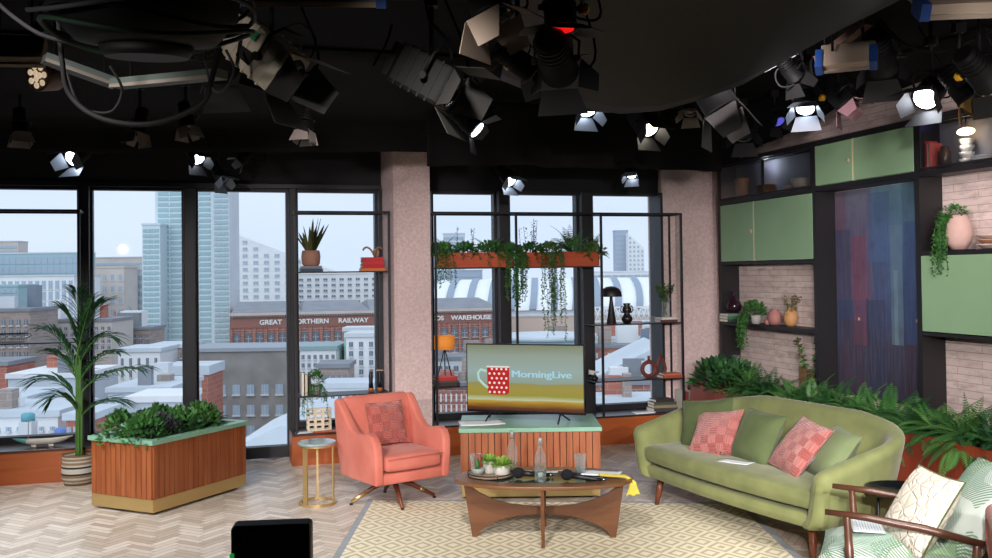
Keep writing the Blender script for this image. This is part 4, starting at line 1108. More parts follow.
ceram = mat('white_ceramic', '#cfccc6', .6, var=.1, scale=40)
pot(c+V3((-.085, -.02, .011)), .048, .045, mat('grey_bowl', '#99a39c', .6), 'grey bowl of small red and green cacti, left on the tray', 'bowl', [dk, rd])
pot(c+V3((-.005, .03, .011)), .045, .085, mat('grey_ceramic', '#b9b6b1', .7, var=.12, scale=60), 'tall pale grey ribbed pot of bushy green succulent, back of the tray', 'pot', [gr1, gr2])
pot(c+V3((.078, -.015, .011)), .056, .065, ceram, 'low white round pot of green succulent, right on the tray', 'pot', [gr2, gr1])
def mic(x, y, x2, y2, label, collar):
    a = onT(x, y, TZ+.02); e = onT(x2, y2, TZ+.012); d = e-a; rz = atan2(d.y, d.x); ln = d.length
    t = thing('microphone', label, 'microphone', loc=(a.x, a.y, TZ), rz=rz)
    b = MB(); b.sph((0, 0, .0385), .037, 20, 12, sx=1.15); b.build('foam_windshield', mat('foam', '#14161c', .95, bump=.8, bscale=300), t)
    b = MB(); b.tube([(.03, 0, .034), (.09, 0, .025), (ln*.8, 0, .014), (ln, 0, .012)], .014, 12, rs=[.018, .017, .012, .011]); b.build('handle', mat('mic_body', '#15171b', .45), t)
    if collar: b = MB(); b.cyl((ln*.62, 0, .017), (ln*.8, 0, .0155), .0165, n=14); b.build('collar', MATS['white_paint'], t)
    b = MB(); b.cyl((ln, 0, .012), (ln+.03, 0, .012), .0085, n=10); b.build('connector', mat('steel', '#b9bcc0', .25, metal=1), t)
mic(518.5, 475.5, 549, 475, 'black foam-headed microphone with white collar on the left of the coffee table', 1)
mic(567, 477.5, 601, 479.5, 'black foam-headed microphone lying beside the yellow cloth', 0)
sheet('small white card between bottle and right microphone', Mloc(onT(552, 472), R(-3)), .08, .04, name='card', cat='card', curl=0)
sheet('white papers at the right end of the coffee table under the yellow cloth', Mloc(onT(601, 473.5), R(-18)), .26, .16, n=3, name='paper_pile')
# yellow cloth over the rim
def yc(u, v):
    p0 = onT(599, 477.5); p1 = onT(626, 479); e = p0.lerp(p1, min(1, u*1.9)); w = .030+.012*sin(u*7)
    drop = max(0, u-.52)*.26
    hk = min(1, max(0, u-.52)*6); q = e+V3((.045*hk+(v-.5)*w*2.6*hk, (v-.5)*w*2.4*(1-.8*hk), .016+.007*sin(v*11+u*5)-drop))
    return q
b = MB(); b.grid(yc, 24, 12); o = b.build('duster_cloth', mat('yellow_cloth', '#d8c84e', .85, var=.15, scale=30)); md = o.modifiers.new('t', 'SOLIDIFY'); md.thickness = .003
tag(o, 'crumpled yellow cloth hanging over the right end of the coffee table', 'cloth')
# ================================================================ RIGHT WALL SHELVING
UF = 2.5
vA0, vA1, vB1, vC1 = -.10, -1.75, -3.08, -4.7
M_shelf = mat('black_shelf', '#1b191c', .5)
RM = ROOM
ws = thing('wall_shelving', 'tall black shelving frame covering the brick wall right of the sofa', 'shelving', M=roomM(0, 0))
def wpart(name, m, *boxes, parent=ws):
    b = MB()
    for q in boxes: b.box(*q)
    return b.build(name, m, parent)
for v, d in ((vA0+.06, .05), (vA1, .05), (vB1, .05), (vC1, .05)):
    wpart('upright', M_shelf, (UF+.001, UW-.003, v-d/2, v+d/2, 0, 2.95))
for z, a, c in ((2.93, vC1, vA0+.08), (2.515, vC1, vA0+.08)):
    wpart('board', M_shelf, (UF-.004, UW-.003, a, c, z-.015, z+.03))
wpart('board', M_shelf, (UF, UW-.003, vA1, vA0+.08, 1.215, 1.25))
wpart('board', M_shelf, (UF, UW-.003, vA1, vA0+.08, 1.86, 1.885))
wpart('board', M_shelf, (UF, UW-.003, vC1, vB1, 1.895, 1.93))
wpart('board', M_shelf, (UF, UW-.003, vC1, vB1, 1.28, 1.305))
wpart('side_panel', M_shelf, (UF+.15, UW-.003, vB1+.03, vB1+.10, 0, 2.5))
def cupboard(label, v0, v1, z0, z1, knob, split=.5):
    t = thing('wall_cupboard', label, 'cupboard', M=roomM(0, 0), group=None)
    b = MB(); b.box(UF+.022, UW-.005, v0, v1, z0, z1); b.build('body', M_greenpaint, t)
    vm = v1+(v0-v1)*split; g = .011
    for a, c, s_ in ((v1, vm-g, 1), (vm+g, v0, -1)):
        b = MB(); b.box(UF, UF+.02, a, c, z0+.003, z1-.003, bev=.002); d = b.build('door', M_greenpaint, t)
        if knob == s_ or knob == 2:
            kv = (c-.05) if s_ == 1 else (a+.05)
            b = MB(); b.lathe([(.022, 0), (.022, .006), (.012, .012), (.001, .012)], 14, Matrix.Translation((UF, kv, (z0+z1)/2)) @ Matrix.Rotation(-pi/2, 4, 'Y')); b.build('knob', mat('pale_knob', '#b9a98d', .4), d)
    b = MB(); b.box(UF+.004, UF+.018, vm-g, vm+g, z0, z1); b.build('edge_strip', mat('pale_edge', '#d8c3a0', .6), t)
    return t
cupboard('green double-door wall cupboard nearest the window column, above the brick niche', vA0+.03, vA1+.03, 1.89, 2.495, -1, .60)
cupboard('green double-door wall cupboard at the very top, above the rainy city picture', vA1-.03, vB1+.03, 2.55, 2.912, -1, .58)
cupboard('green wall cupboard at the right edge, under the trailing plant niche', vB1-.03, vC1+.03, 1.31, 1.893, 0, .2)
def reeded():
    m = glassmat('reeded_glass', '#e8ecee', gl=.10, rough=.15)
    return m
def glasscab(label, v0, v1, n):
    t = thing('glass_cabinet', label, 'cabinet', M=roomM(0, 0))
    z0, z1 = 2.55, 2.912
    b = MB(); b.box(UW-.02, UW-.005, v1, v0, z0, z1); b.build('back', mat('cab_back', '#83818e', .7), t)
    for k in range(n):
        a, c = v1+(v0-v1)*k/n+.004, v1+(v0-v1)*(k+1)/n-.004
        b = MB(); nn = int((c-a)/.018)
        b.box(UF+.001, UF+.004, a, c, z0+.02, z1-.02)
        p = b.build('glass_door', reeded(), t)
        b = MB(); b.box(UF, UF+.014, a, a+.012, z0, z1); b.box(UF, UF+.014, c-.012, c, z0, z1); b.box(UF, UF+.014, a, c, z0, z0+.018); b.box(UF, UF+.014, a, c, z1-.018, z1); b.build('door_frame', M_shelf, p)
    return t
glasscab('glass-fronted wall cabinet of kitchenware above the green cupboard by the column', vA0+.03, vA1+.03, 2)
glasscab('glass-fronted wall cabinet at the top right holding books and white crockery', vB1-.03, vC1+.03, 2)

# picture of a rainy city, recessed between the uprights
def cityprint():
    m, nt, b = newmat('rainy_print')
    tc = N(nt, 'ShaderNodeTexCoord'); sp = N(nt, 'ShaderNodeSeparateXYZ'); L(nt, tc.outputs['Object'], sp.inputs[0])
    y, z = sp.outputs[1], sp.outputs[2]
    r = N(nt, 'ShaderNodeValToRGB'); L(nt, mathn(nt, 'DIVIDE', mathn(nt, 'SUBTRACT', z, .7), 1.85), r.inputs[0]); e = r.color_ramp.elements
    e[0].color = srgb('#35202a'); e[0].position = .05; e[1].color = srgb('#6d97a5'); e[1].position = 1
    for p_, c_ in ((.25, '#3b2c3f'), (.4, '#35456a'), (.7, '#4c6a92')): x = e.new(p_); x.color = srgb(c_)
    c = r.outputs[0]
    def rect(y0, y1, z0, z1, colr, f):
        nonlocal c
        k = mathn(nt, 'MULTIPLY', mathn(nt, 'MULTIPLY', mathn(nt, 'GREATER_THAN', y, y0), mathn(nt, 'LESS_THAN', y, y1)), mathn(nt, 'MULTIPLY', mathn(nt, 'GREATER_THAN', z, z0), mathn(nt, 'LESS_THAN', z, z1)))
        c = mixc(nt, mathn(nt, 'MULTIPLY', k, f*.72), c, srgb(colr))
    def vy(x): return PU(x, 250, 2.7).y
    for x0, x1, ya, yb, cc, f in ((834, 872, 180, 300, '#7a4a5c', .75), (836, 846, 190, 232, '#7c3540', .6), (852, 866, 236, 345, '#8a3a44', .7), (835, 850, 230, 345, '#3a3a58', .8), (868, 890, 192, 262, '#4b5f8e', .85), (872, 886, 262, 340, '#46446e', .8),
                                   (890, 902, 225, 345, '#6f8b99', .7), (904, 922, 221, 345, '#3a5285', .85), (893, 897, 270, 345, '#86a5ae', .6), (840, 862, 320, 400, '#4a2630', .7), (866, 884, 300, 400, '#2c2540', .8), (902, 922, 345, 400, '#502a35', .6), (865, 867, 298, 345, '#231c2c', .9)):
        xa, xb = vy(x0), vy(x1); zt_ = PU((x0+x1)/2, ya, 2.7).z; zb_ = PU((x0+x1)/2, yb, 2.7).z
        rect(min(xa, xb), max(xa, xb), zb_, zt_, cc, f)
    for x_, y_ in ((859, 319), (917, 321)):
        p = PU(x_, y_, 2.7); dd = mathn(nt, 'ADD', mathn(nt, 'POWER', mathn(nt, 'SUBTRACT', y, p.y), 2.0), mathn(nt, 'POWER', mathn(nt, 'SUBTRACT', z, p.z), 2.0))
        c = mixc(nt, mathn(nt, 'LESS_THAN', dd, .00018), c, srgb('#f0b070'))
    mp = N(nt, 'ShaderNodeMapping'); mp.inputs['Scale'].default_value = (1, 26, 1.2); L(nt, tc.outputs['Object'], mp.inputs[0])
    nz = N(nt, 'ShaderNodeTexNoise', i_Scale=2.2, i_Detail=5.0, i_Roughness=.7); L(nt, mp.outputs[0], nz.inputs[0])
    rg = N(nt, 'ShaderNodeMapRange', i_1=.45, i_2=.8); L(nt, nz.outputs[0], rg.inputs[0])
    c = mixc(nt, mathn(nt, 'MULTIPLY', rg.outputs[0], .35), c, srgb('#7f93a8'))
    v2 = N(nt, 'ShaderNodeTexNoise', i_Scale=9.0, i_Detail=3.0); L(nt, tc.outputs['Object'], v2.inputs[0])
    rg = N(nt, 'ShaderNodeMapRange', i_1=.5, i_2=.75); L(nt, v2.outputs[0], rg.inputs[0])
    c = mixc(nt, mathn(nt, 'MULTIPLY', rg.outputs[0], .3), c, srgb('#2c3450'))
    c = mixc(nt, .25, c, srgb('#4d5a70'))
    L(nt, c, b.inputs['Base Color']); b.inputs['Roughness'].default_value = .45; b.inputs['Specular IOR Level'].default_value = .25
    return m
pic = thing('city_picture', 'large dark picture of a rain-streaked city at dusk, set in the black wall frame', 'picture', M=roomM(0, 0))
b = MB(); b.box(UW-.02, UW-.008, vB1+.11, vA1-.03, .7, 2.495); b.build('print', cityprint(), pic)
b = MB(); b.box(UW-.024, UW-.006, vB1+.10, vB1+.11, .68, 2.498); b.box(UW-.024, UW-.006, vA1-.03, vA1-.026, .68, 2.498); b.box(UW-.024, UW-.006, vB1+.10, vA1-.03, .68, .70); b.build('frame', M_shelf, pic)

# planter along the wall
pw = thing('wall_planter', 'long red-brown wooden planter of ferns behind the sofa along the wall', 'planter', M=roomM(0, 0))
b = MB(); PU0, PU1, PV0, PV1 = 2.04, 2.47, -5.2, -.20
n = 16
for i in range(n):
    a = PV0+(PV1-PV0)*i/n; c = PV0+(PV1-PV0)*(i+1)/n; b.box(PU0, PU0+.03, a+.0015, c-.0015, .0, .62)
b.box(PU0+.03, PU1, PV1-.03, PV1, 0, .62); b.box(PU1-.03, PU1, PV0, PV1-.03, 0, .62); b.box(PU0+.03, PU1-.03, PV0, PV0+.03, 0, .62)
b.build('boards', wood('planter_wood', '#7c3220', '#96442b', .4, sc=7, axis=2), pw)
b = MB(); b.box(PU0+.03, PU1-.03, PV0+.03, PV1-.03, .3, .56); b.build('soil', MATS['soil'], pw)

# ---------------------------------------------------------------- generic small things
def onP(px, py, z, v=None, u=None):    # place on a shelf: pixel x, shelf height z, on v-plane or u-plane
    q = PV(px, py, v) if v is not None else PU(px, py, u)
    return rm(q.x, q.y, z+.0008)
def lathe_obj(name, label, cat, loc, prof, m, rz=0, group=None, n=26, partname='body', extra=None):
    t = thing(name, label, cat, loc=loc, rz=rz, group=group)
    b = MB(); b.lathe(prof, n, cap=True); b.build(partname, m, t)
    if extra: extra(t)
    return t
BOOKC = {}
def book(label, loc, w, d, h, col, rz=0, up=False, group=None):
    """lying: w along x, d deep, h thick. up: h thick along x, w tall"""
    t = thing('book', label, 'book', loc=loc, rz=rz, group=group)
    m = mat('book_'+col.lstrip('#'), col, .6); pg = mat('book_pages', '#e6ded0', .8)
    b = MB(); c = MB(); e = .003
    if not up:
        b.box(-w/2, w/2, -d/2, d/2, 0, e); b.box(-w/2, w/2, -d/2, d/2, h-e, h); b.box(-w/2, w/2, -d/2, -d/2+e, e, h-e)
        c.box(-w/2+.004, w/2-.004, -d/2+e, d/2-.004, e, h-e)
    else:
        b.box(0, e, -d/2, d/2, 0, w); b.box(h-e, h, -d/2, d/2, 0, w); b.box(e, h-e, -d/2, -d/2+e, 0, w)
        c.box(e, h-e, -d/2+e, d/2-.004, .004, w-.004)
    b.build('cover', m, t); c.build('pages', pg, t); return t
def stack(px, py, z, items, v=None, u=None, rz=None, jit=.05):
    p = onP(px, py, z, v, u); rr = random.Random(int(px)); base = AL if v is not None else AL+pi/2*-1
    for lab, w, d, h, col in items:
        book(lab, p, w, d, h, col, (base if rz is None else rz)+rr.uniform(-jit, jit)); p = p+V3((0, 0, h+.0008))
    return p

# ---------------------------------------------------------------- window shelving units
def unit(label, u0, u1, posts, shelves, zb=.3, v0=.02, v1=.30, dividers=()):
    t = thing('metal_shelf_unit', label, 'shelf unit', M=roomM(u0, v0, zb))
    H = 2.42-zb; Lu = u1-u0; D = v1-v0; w = .011
    for x in posts:
        for y in (0, D):
            b = MB(); b.box(x-w, x+w, y-w, y+w, 0, H); b.build('post', M_black, t)
    b = MB()
    for y in (0, D): b.box(0-w, Lu+w, y-w, y+w, H-.022, H)
    for x in (posts): b.box(x-w, x+w, w, D-w, H-.022, H)
    b.build('top_rail', M_black, t)
    for a, c, z in shelves:
        b = MB(); b.box(a, c, -.012, D+.012, z-zb-.012, z-zb); b.build('shelf', M_black, t)
    return t
ua_, ub_ = PV(296, 300, .02).x, PV(389.5, 300, .02).x
unit('black metal shelf unit between the door window and the plaster column', ua_, ub_, (.0, ub_-ua_), ((0, ub_-ua_, 1.837), (0, ub_-ua_, .65)))
uc_, ud_ = PV(434, 300, .02).x, PV(682, 300, .02).x
xm1, xm2 = PV(517, 300, .02).x-uc_, PV(602, 300, .02).x-uc_
unit('long black metal shelf unit behind the television with hanging plants', uc_, ud_, (0.02, xm1, xm2, ud_-uc_), ((0, xm2, 1.86), (0, xm1, .677), (xm2-.09, ud_-uc_, 1.25), (xm2-.09, ud_-uc_, .66)))
ul_, ur_ = PV(-120, 300, .02).x, PV(79, 300, .02).x
unit('black metal shelf unit before the leftmost window, behind the palm', ul_, ur_, (0, ur_-ul_), ((0, ur_-ul_, 1.237),))
VS = .14   # middle depth of the unit shelves

# ---- left unit, upper shelf
p = stack(311, 270, 1.837, [('blue-grey book, bottom of the two under the snake plant', .21, .17, .028, '#3f5878'), ('grey book, top of the two under the snake plant', .20, .16, .026, '#8c8f94')], v=VS)
SNAKE_AT = p
p = stack(372, 270, 1.837, [('orange book at the bottom of the red stack on the upper shelf', .24, .17, .026, '#d9762e'), ('red book, lowest of three in the beaded stack', .21, .16, .036, '#c3202a'), ('red book, middle of three in the beaded stack', .205, .155, .036, '#cc2a30'), ('red book, topmost of three in the beaded stack', .21, .155, .034, '#c11d28')], v=VS)
t = thing('bead_garland', 'string of wooden beads draped over the stacked red books', 'garland', loc=p, rz=AL)
b = MB(); rr = random.Random(8)
for k in range(34):
    f = k/33; x = -.11+.2*f; z = .012+.085*abs(sin(f*pi*1.6+.2)); y = -.05+.05*sin(f*9)
    if f < .12: z = -.10+f*.9; x = -.113; y = -.09
    b.sph((x, y, max(z, .01) if f >= .12 else z), .010, 8, 6)
b.build('beads', mat('bead_wood', '#a98866', .5, var=.3), t)
b = MB(); b.lathe([(.02, .0), (.03, .02), (.034, .05), (.026, .075), (.03, .08)], 14, Matrix.Translation((.045, .02, .002))); b.build('small_pot', mat('bead_wood2', '#b79a80', .6), t)
# ---- left unit, lower shelf
for k, (px, h, c, lab) in enumerate(((301, .22, '#e8e4da', 'white upright book at the left end of the lower shelf by the door window'), (304.5, .20, '#d9cdb5', 'cream upright book beside the white one on the lower shelf'), (308, .19, '#23262b', 'black upright book beside the trailing plant on the lower shelf'))):
    book(lab, onP(px, 392, .65, v=VS), h, .15, .022, c, AL, up=True)
MILL_AT = []
for px, lab in ((371, 'black and wood pepper mill, left of the two on the lower shelf'), (380, 'black and wood pepper mill, right of the two, with a pale cross top')):
    t = lathe_obj('pepper_mill', lab, 'pepper mill', onP(px, 391, .65, v=VS), [(.026, .0), (.027, .035), (.026, .04)], mat('mill_wood', '#a9683f', .45), partname='wooden_base')
    b = MB(); b.lathe([(.025, .04), (.019, .10), (.022, .15), (.017, .19), (.012, .2)], 18); b.build('upper_body', M_black, t)
    b = MB()
    if px == 371: b.lathe([(.006, .2), (.012, .208), (.004, .218)], 12)
    else: b.box(-.035, .035, -.007, .007, .201, .213)
    b.build('top', mat('pale_wood', '#a98f78', .5), t)
# ---- bench at left unit
p0 = onP(319, 428, .301, v=.16)
t = thing('lantern', 'cream perforated house-shaped lantern on the low bench under the trailing plant', 'lantern', loc=p0, rz=AL)
b = MB(); w, h = .115, .21
for x0, x1 in ((-w, -w+.02), (-.045, -.025), (.025, .045), (w-.02, w)):
    for y in (-.05, .044): b.box(x0, x1, y, y+.006, 0, h)
for z in (0, .05, .10, .15, .195):
    for y in (-.05, .044): b.box(-w, w, y+.0005, y+.0055, z, z+.015)
    b.box(-w, -w+.006, -.05, .05, z, z+.015); b.box(w-.006, w, -.05, .05, z, z+.015)
b.build('lattice', mat('cream_paint', '#e7dcc6', .6), t)
b = MB(); b.box(-w+.002, w-.002, -.049, .049, 0, .004); b.build('floor', MATS['cream_paint'], t)
sheet('orange-red magazine lying on the low bench under the lantern shelf', Mloc(onP(326, 431, .301, v=.04), AL), .24, .10, mat('orange_cover', '#cf4f2b', .5), name='magazine', cat='magazine', n=3)
sheet('white folded papers at the left end of the low bench beside the lantern', Mloc(onP(304, 430, .301, v=.045), AL+.2), .15, .09, n=4, name='paper_pile')
# ---- middle unit: left bay lower shelf
p = stack(445, 386, .677, [('dark brown book, bottom of the pile under the orange lamp', .27, .17, .035, '#3a2b26'), ('deep grey book, middle of the pile under the orange lamp', .25, .16, .02, '#4d4440'), ('red book, upper of the pile under the orange lamp', .22, .16, .026, '#b32a2d'), ('thin white-edged red book, topmost under the orange lamp', .2, .15, .018, '#c94a46')], v=VS)
t = thing('tripod_lamp', 'small tripod table lamp with glowing orange drum shade', 'lamp', loc=p, rz=AL)
for k in range(3):
    a = R(200+k*120); b = MB(); b.cyl((.08*cos(a), .05*sin(a), 0), (.006*cos(a), .006*sin(a), .255), .0055, n=8); b.build('leg', M_black, t)
b = MB(); b.lathe([(.012, .24), (.012, .27), (.006, .275)], 12); b.build('socket', M_black, t)
b = MB(); b.lathe([(.104, .262), (.104, .40)], 32, cap=False); o = b.build('lamp_shade', mat('lit_shade', '#d98a3d', .8, emit='#e88a30', es=.35), t)
md = o.modifiers.new('s', 'SOLIDIFY'); md.thickness = .002
b = MB(); b.sph((0, 0, .31), .024, 14, 10); b.build('bulb', mat('lit_bulb', '#ffffff', .3, emit='#ffdca8', es=6), t)
# ---- right bay upper shelf
def mush(label, px):
    t = thing('mushroom_lamp', label, 'lamp', loc=onP(px, 322, 1.25, v=VS))
    b = MB(); b.lathe([(.055, 0), (.052, .004), (.018, .24), (.014, .30)], 28); b.build('stem', mat('matte_dark', '#1d1718', .5), t)
    b = MB(); b.lathe([(.112, .285), (.114, .295), (.108, .335), (.086, .368), (.05, .39), (.001, .397)], 36, cap=False); b.lathe([(.108, .287), (.08, .355), (.001, .385)], 36, cap=False); b.build('lamp_shade', MATS['matte_dark'], t)
mush('black mushroom-shaped table lamp on the upper shelf right of the television', 611.5)
t = thing('sculpture', 'dark double-bulb vase with ring handles beside the mushroom lamp', 'vase', loc=onP(627, 322, 1.25, v=VS), rz=AL)
b = MB(); b.lathe([(.035, 0), (.058, .03), (.06, .055), (.04, .085), (.03, .10), (.05, .13), (.048, .16), (.03, .185), (.042, .205), (.036, .212)], 24); b.build('body', mat('dark_bronze', '#1f1a1b', .35), t)
for s_ in (-1, 1):
    b = MB(); b.tube([(s_*(.04+.03*sin(a)), 0, .148+.036*cos(a)) for a in [k*pi/8 for k in range(9)]], .006, 6); b.build('handle', MATS['dark_bronze'], t)
p = stack(666, 321, 1.25, [('dark red-brown book under the glass vase on the upper shelf', .20, .15, .028, '#5c3a34'), ('white book under the glass vase on the upper shelf', .19, .15, .022, '#dfd9d2')], v=VS)
VASE_AT = p
t = lathe_obj('glass_vase', 'clear glass vase holding green sprigs on the upper shelf by the column', 'vase', p, [(.036, 0), (.044, .01), (.04, .15), (.052, .20)], M_gl, partname='glass')
t = lathe_obj('candle_holder', 'small clear candle holder at the right-hand upper shelf beside the books', 'candle holder', onP(653, 322, 1.25, v=.06), [(.03, 0), (.02, .01), (.028, .03), (.03, .07)], M_gl, partname='glass')
# ---- right bay lower shelf
def ringvase(label, px, py, z, rz, r, tube_r, drop=0, v=VS, dz=0):
    t = thing('ring_vase', label, 'vase', loc=onP(px, py, z, v=v), rz=AL+rz)
    b = MB(); pts = []
    for k in range(33):
        a = 2*pi*k/32; x = r*sin(a); zz = r*cos(a)
        if drop and zz > 0: zz *= 1+drop; x *= 1-.25*drop*(zz/r)**.5*.8
        pts.append((x, 0, r+tube_r+zz-.004))
    b.tube(pts, tube_r, 12, cap=False); b.build('ring', mat('brown_clay', '#6b3424', .6, var=.15), t)
    zt_ = max(q[2] for q in pts); b = MB(); b.lathe([(tube_r*.7, zt_+tube_r*.3), (tube_r*.55, zt_+tube_r+.03), (tube_r*.7, zt_+tube_r+.045)], 14); b.build('neck', MATS['brown_clay'], t)
ringvase('round brown ring-shaped clay vase on the lower shelf right of the television', 649, 379, .66, 0, .075, .022)
pb = stack(670, 378, .66, [('brick-red book lying at the end of the lower shelf by the ring vases', .24, .15, .028, '#9c4a35'), ('tan-red thin book on top beside the ring vases', .2, .14, .02, '#b5654c')], v=.09)
ringvase('taller drop-shaped brown ring vase behind the round one', 661, 378, .66, .2, .062, .018, .9, v=.245)
t = thing('shell_ornament', 'small pale cone ornament beside the television edge on the lower shelf', 'ornament', loc=onP(594.5, 379, .66, v=VS))
b = MB(); b.lathe([(.03, 0), (.045, .02), (.02, .05), (.03, .055)], 14); b.build('stand', M_black, t)
b = MB(); b.cyl((-.06, 0, .085), (.05, 0, .085), .028, .004, 14); b.sph((-.02, 0, .075), .025); b.build('cone', mat('shell_white', '#d9d3ca', .5), t)
# ---- bench behind sofa
stack(662, 411, .301, [('dark grey book, bottom of the pile on the bench behind the sofa arm', .28, .19, .04, '#3a3a3a'), ('tan book, second in the pile on the bench behind the sofa arm', .26, .18, .03, '#8a7a5c'), ('dark green book, third in the pile behind the sofa arm', .26, .18, .03, '#3c4a40'), ('brown-black book, topmost of the pile behind the sofa arm', .22, .16, .028, '#2e2522')], v=.14)
sheet('white papers beside the dark book pile on the bench by the sofa', Mloc(onP(643, 413, .301, v=.06), AL), .22, .14, n=6, name='paper_pile')
for k, (px, h, c, lab) in enumerate(((679, .22, '#c9c2b5', 'cream upright book behind the sofa back, leftmost of four'), (683, .2, '#8e3b35', 'red upright book behind the sofa back'), (687, .21, '#d6d0c6', 'white upright book behind the sofa back, right of the red one'), (691, .23, '#2b2a2c', 'black upright book behind the sofa back, rightmost of four'))):
    book(lab, onP(px, 408, .301, v=.12), h, .15, .028, c, AL, up=True)
# ---- left bench and shelf
p0 = onP(43, 449, .301, v=.16)
t = thing('boat_ornament', 'white and teal wooden boat ornament on the low bench at the left', 'ornament', loc=p0, rz=AL)
def hull(u, v):
    x = -.25+.5*u; w = .055*(1-abs(2*u-1)**2.4)+.001; a = pi*v; return (x, -w*cos(a), .06-.052*sin(a)*(1-abs(2*u-1)**3)+.022*abs(2*u-1)**2)
b = MB(); b.grid(hull, 26, 10); b.grid(lambda u, v: (hull(u, 0)[0], lerp(hull(u, 0)[1], hull(u, 1)[1], v), hull(u, 0)[2]-.006), 26, 2); b.box(-.09, -.05, -.03, .03, .001, .02); b.box(.05, .09, -.03, .03, .001, .02)
o = b.build('hull', [mat('boat_white', '#ddd8cf', .6), mat('boat_teal', '#6fb3b5', .6)], t)
for f in o.data.polygons:
    if sum(o.data.vertices[i].co.x for i in f.vertices)/len(f.vertices) < -.13: f.material_index = 1
b = MB(); b.cyl((-.12, 0, .05), (-.12, 0, .24), .003, n=6); b.build('mast', mat('pale_wood', '#a98f78'), t)
p0 = onP(10, 342, 1.237, v=VS)
t = thing('wire_basket', 'empty grey wire basket on the leftmost metal shelf', 'basket', loc=p0, rz=AL)
b = MB()
for k in range(15): x = -.13+.26*k/14; b.tube([(x, -.08, .075), (x*.9, -.06, .004), (x*.9, .06, .004), (x, .08, .075)], .0015, 4)
for z, s_ in ((.004, .9), (.03, .94), (.055, .97)): b.tube([(-.13*s_, -.075*s_, z), (.13*s_, -.075*s_, z), (.13*s_, .075*s_, z), (-.13*s_, .075*s_, z), (-.13*s_, -.075*s_, z)], .0015, 4)
b.build('mesh', mat('grey_wire', '#5d5f63', .4, metal=.8), t)
b = MB(); b.tube([(-.135, -.083, .078), (.135, -.083, .078), (.135, .083, .078), (-.135, .083, .078), (-.135, -.083, .078)], .004, 6); b.build('rim', M_black, t)
b = MB(); b.tube([(.135, -.03, .078), (.17, -.02, .075), (.172, .02, .055), (.13, .03, .04)], .003, 6); b.build('handle', M_black, t)

# ---------------------------------------------------------------- right wall niche things (u plane 2.6)
UN = 2.6
p = stack(734, 322, 1.251, [('dark green book, bottom of the pile in the brick niche by the column', .26, .18, .03, '#2f4a3e'), ('green book, middle of the pile in the brick niche by the column', .26, .17, .03, '#4b7058'), ('pale green-edged book, topmost in the brick niche by the column', .25, .17, .026, '#6f8f78')], u=UN, rz=AL)
t = lathe_obj('vase', 'glossy dark purple round vase with narrow neck on the green books', 'vase', p, [(.04, 0), (.075, .03), (.088, .075), (.07, .125), (.032, .15), (.028, .22), (.036, .235), (.030, .235)], mat('purple_glaze', '#2b1822', .12))
lathe_obj('jar', 'rose pink round ceramic jar in the middle of the brick niche shelf', 'jar', onP(775, 324, 1.251, u=UN), [(.04, 0), (.065, .03), (.072, .075), (.06, .12), (.035, .145), (.038, .16)], mat('rose_ceramic', '#a8706a', .6))
lathe_obj('small_cup', 'tiny pink cup beside the rose jar on the brick niche shelf', 'cup', onP(767.5, 324, 1.251, u=UN-.04), [(.018, 0), (.028, .01), (.03, .05)], MATS['rose_ceramic'])
def face(t):
    for s_ in (-1, 1): b = MB(); b.sph((-.056, s_*.022, .115), .006, 8, 6); b.build('dark_spot', M_black, t)
PEACH_AT = onP(791, 325, 1.251, u=UN)
lathe_obj('peach_vase', 'peach-orange ceramic vase with dried sprigs at the right of the brick niche', 'vase', PEACH_AT, [(.035, 0), (.06, .03), (.07, .08), (.058, .135), (.03, .165), (.028, .185), (.034, .19)], mat('peach_ceramic', '#b98a58', .6), rz=AL, extra=face)
lathe_obj('glass_jug', 'clear glass jug standing in the lower brick niche by the column', 'jug', onP(736, 377, .64, u=UN), [(.05, 0), (.06, .02), (.062, .16), (.035, .21), (.045, .25)], M_gl, partname='glass')
JAR_AT = onP(812, 384, .63, u=UN-.02)
lathe_obj('amber_vase', 'brown glass vase with a leafy branch in the corner of the lower brick niche', 'vase', JAR_AT, [(.05, 0), (.055, .02), (.055, .13), (.035, .17), (.038, .2)], mat('amber_glass', '#4d2f20', .15), partname='glass')
b = MB(); b.box(-.06, .06, -.012, .012, 0, .24, bev=.008); o = b.build('chopping_board', mat('board_wood', '#96714f', .5, var=.2)); o.matrix_world = Mloc(onP(803.5, 384, .63, u=UW-.06), AL+pi/2, 0, 0); tag(o, 'small pale wooden board leaning in the lower brick niche', 'board')
wpart('board', M_shelf, (UF, UW-.003, vA1, vA0+.08, .60, .628))
# niche right: bowls
z = 1.931
for k, lab in enumerate(('white striped bowl, bottom of the stack at the right edge of the niche', 'white striped bowl, middle of the stack at the right edge of the niche', 'white striped bowl, top of the stack at the right edge of the niche')):
    lathe_obj('bowl', lab, 'bowl', onP(988, 245, z, u=UN)+V3((0, 0, k*.034)), [(.035, 0), (.07, .025), (.085, .032), (.08, .032), (.035, .008)], mat('striped_bowl%d' % (k % 2), ['#d6c2b4', '#b98a6c'][k % 2], .5), group=None)
POTV_AT = onP(959, 250, 1.931, u=UN)
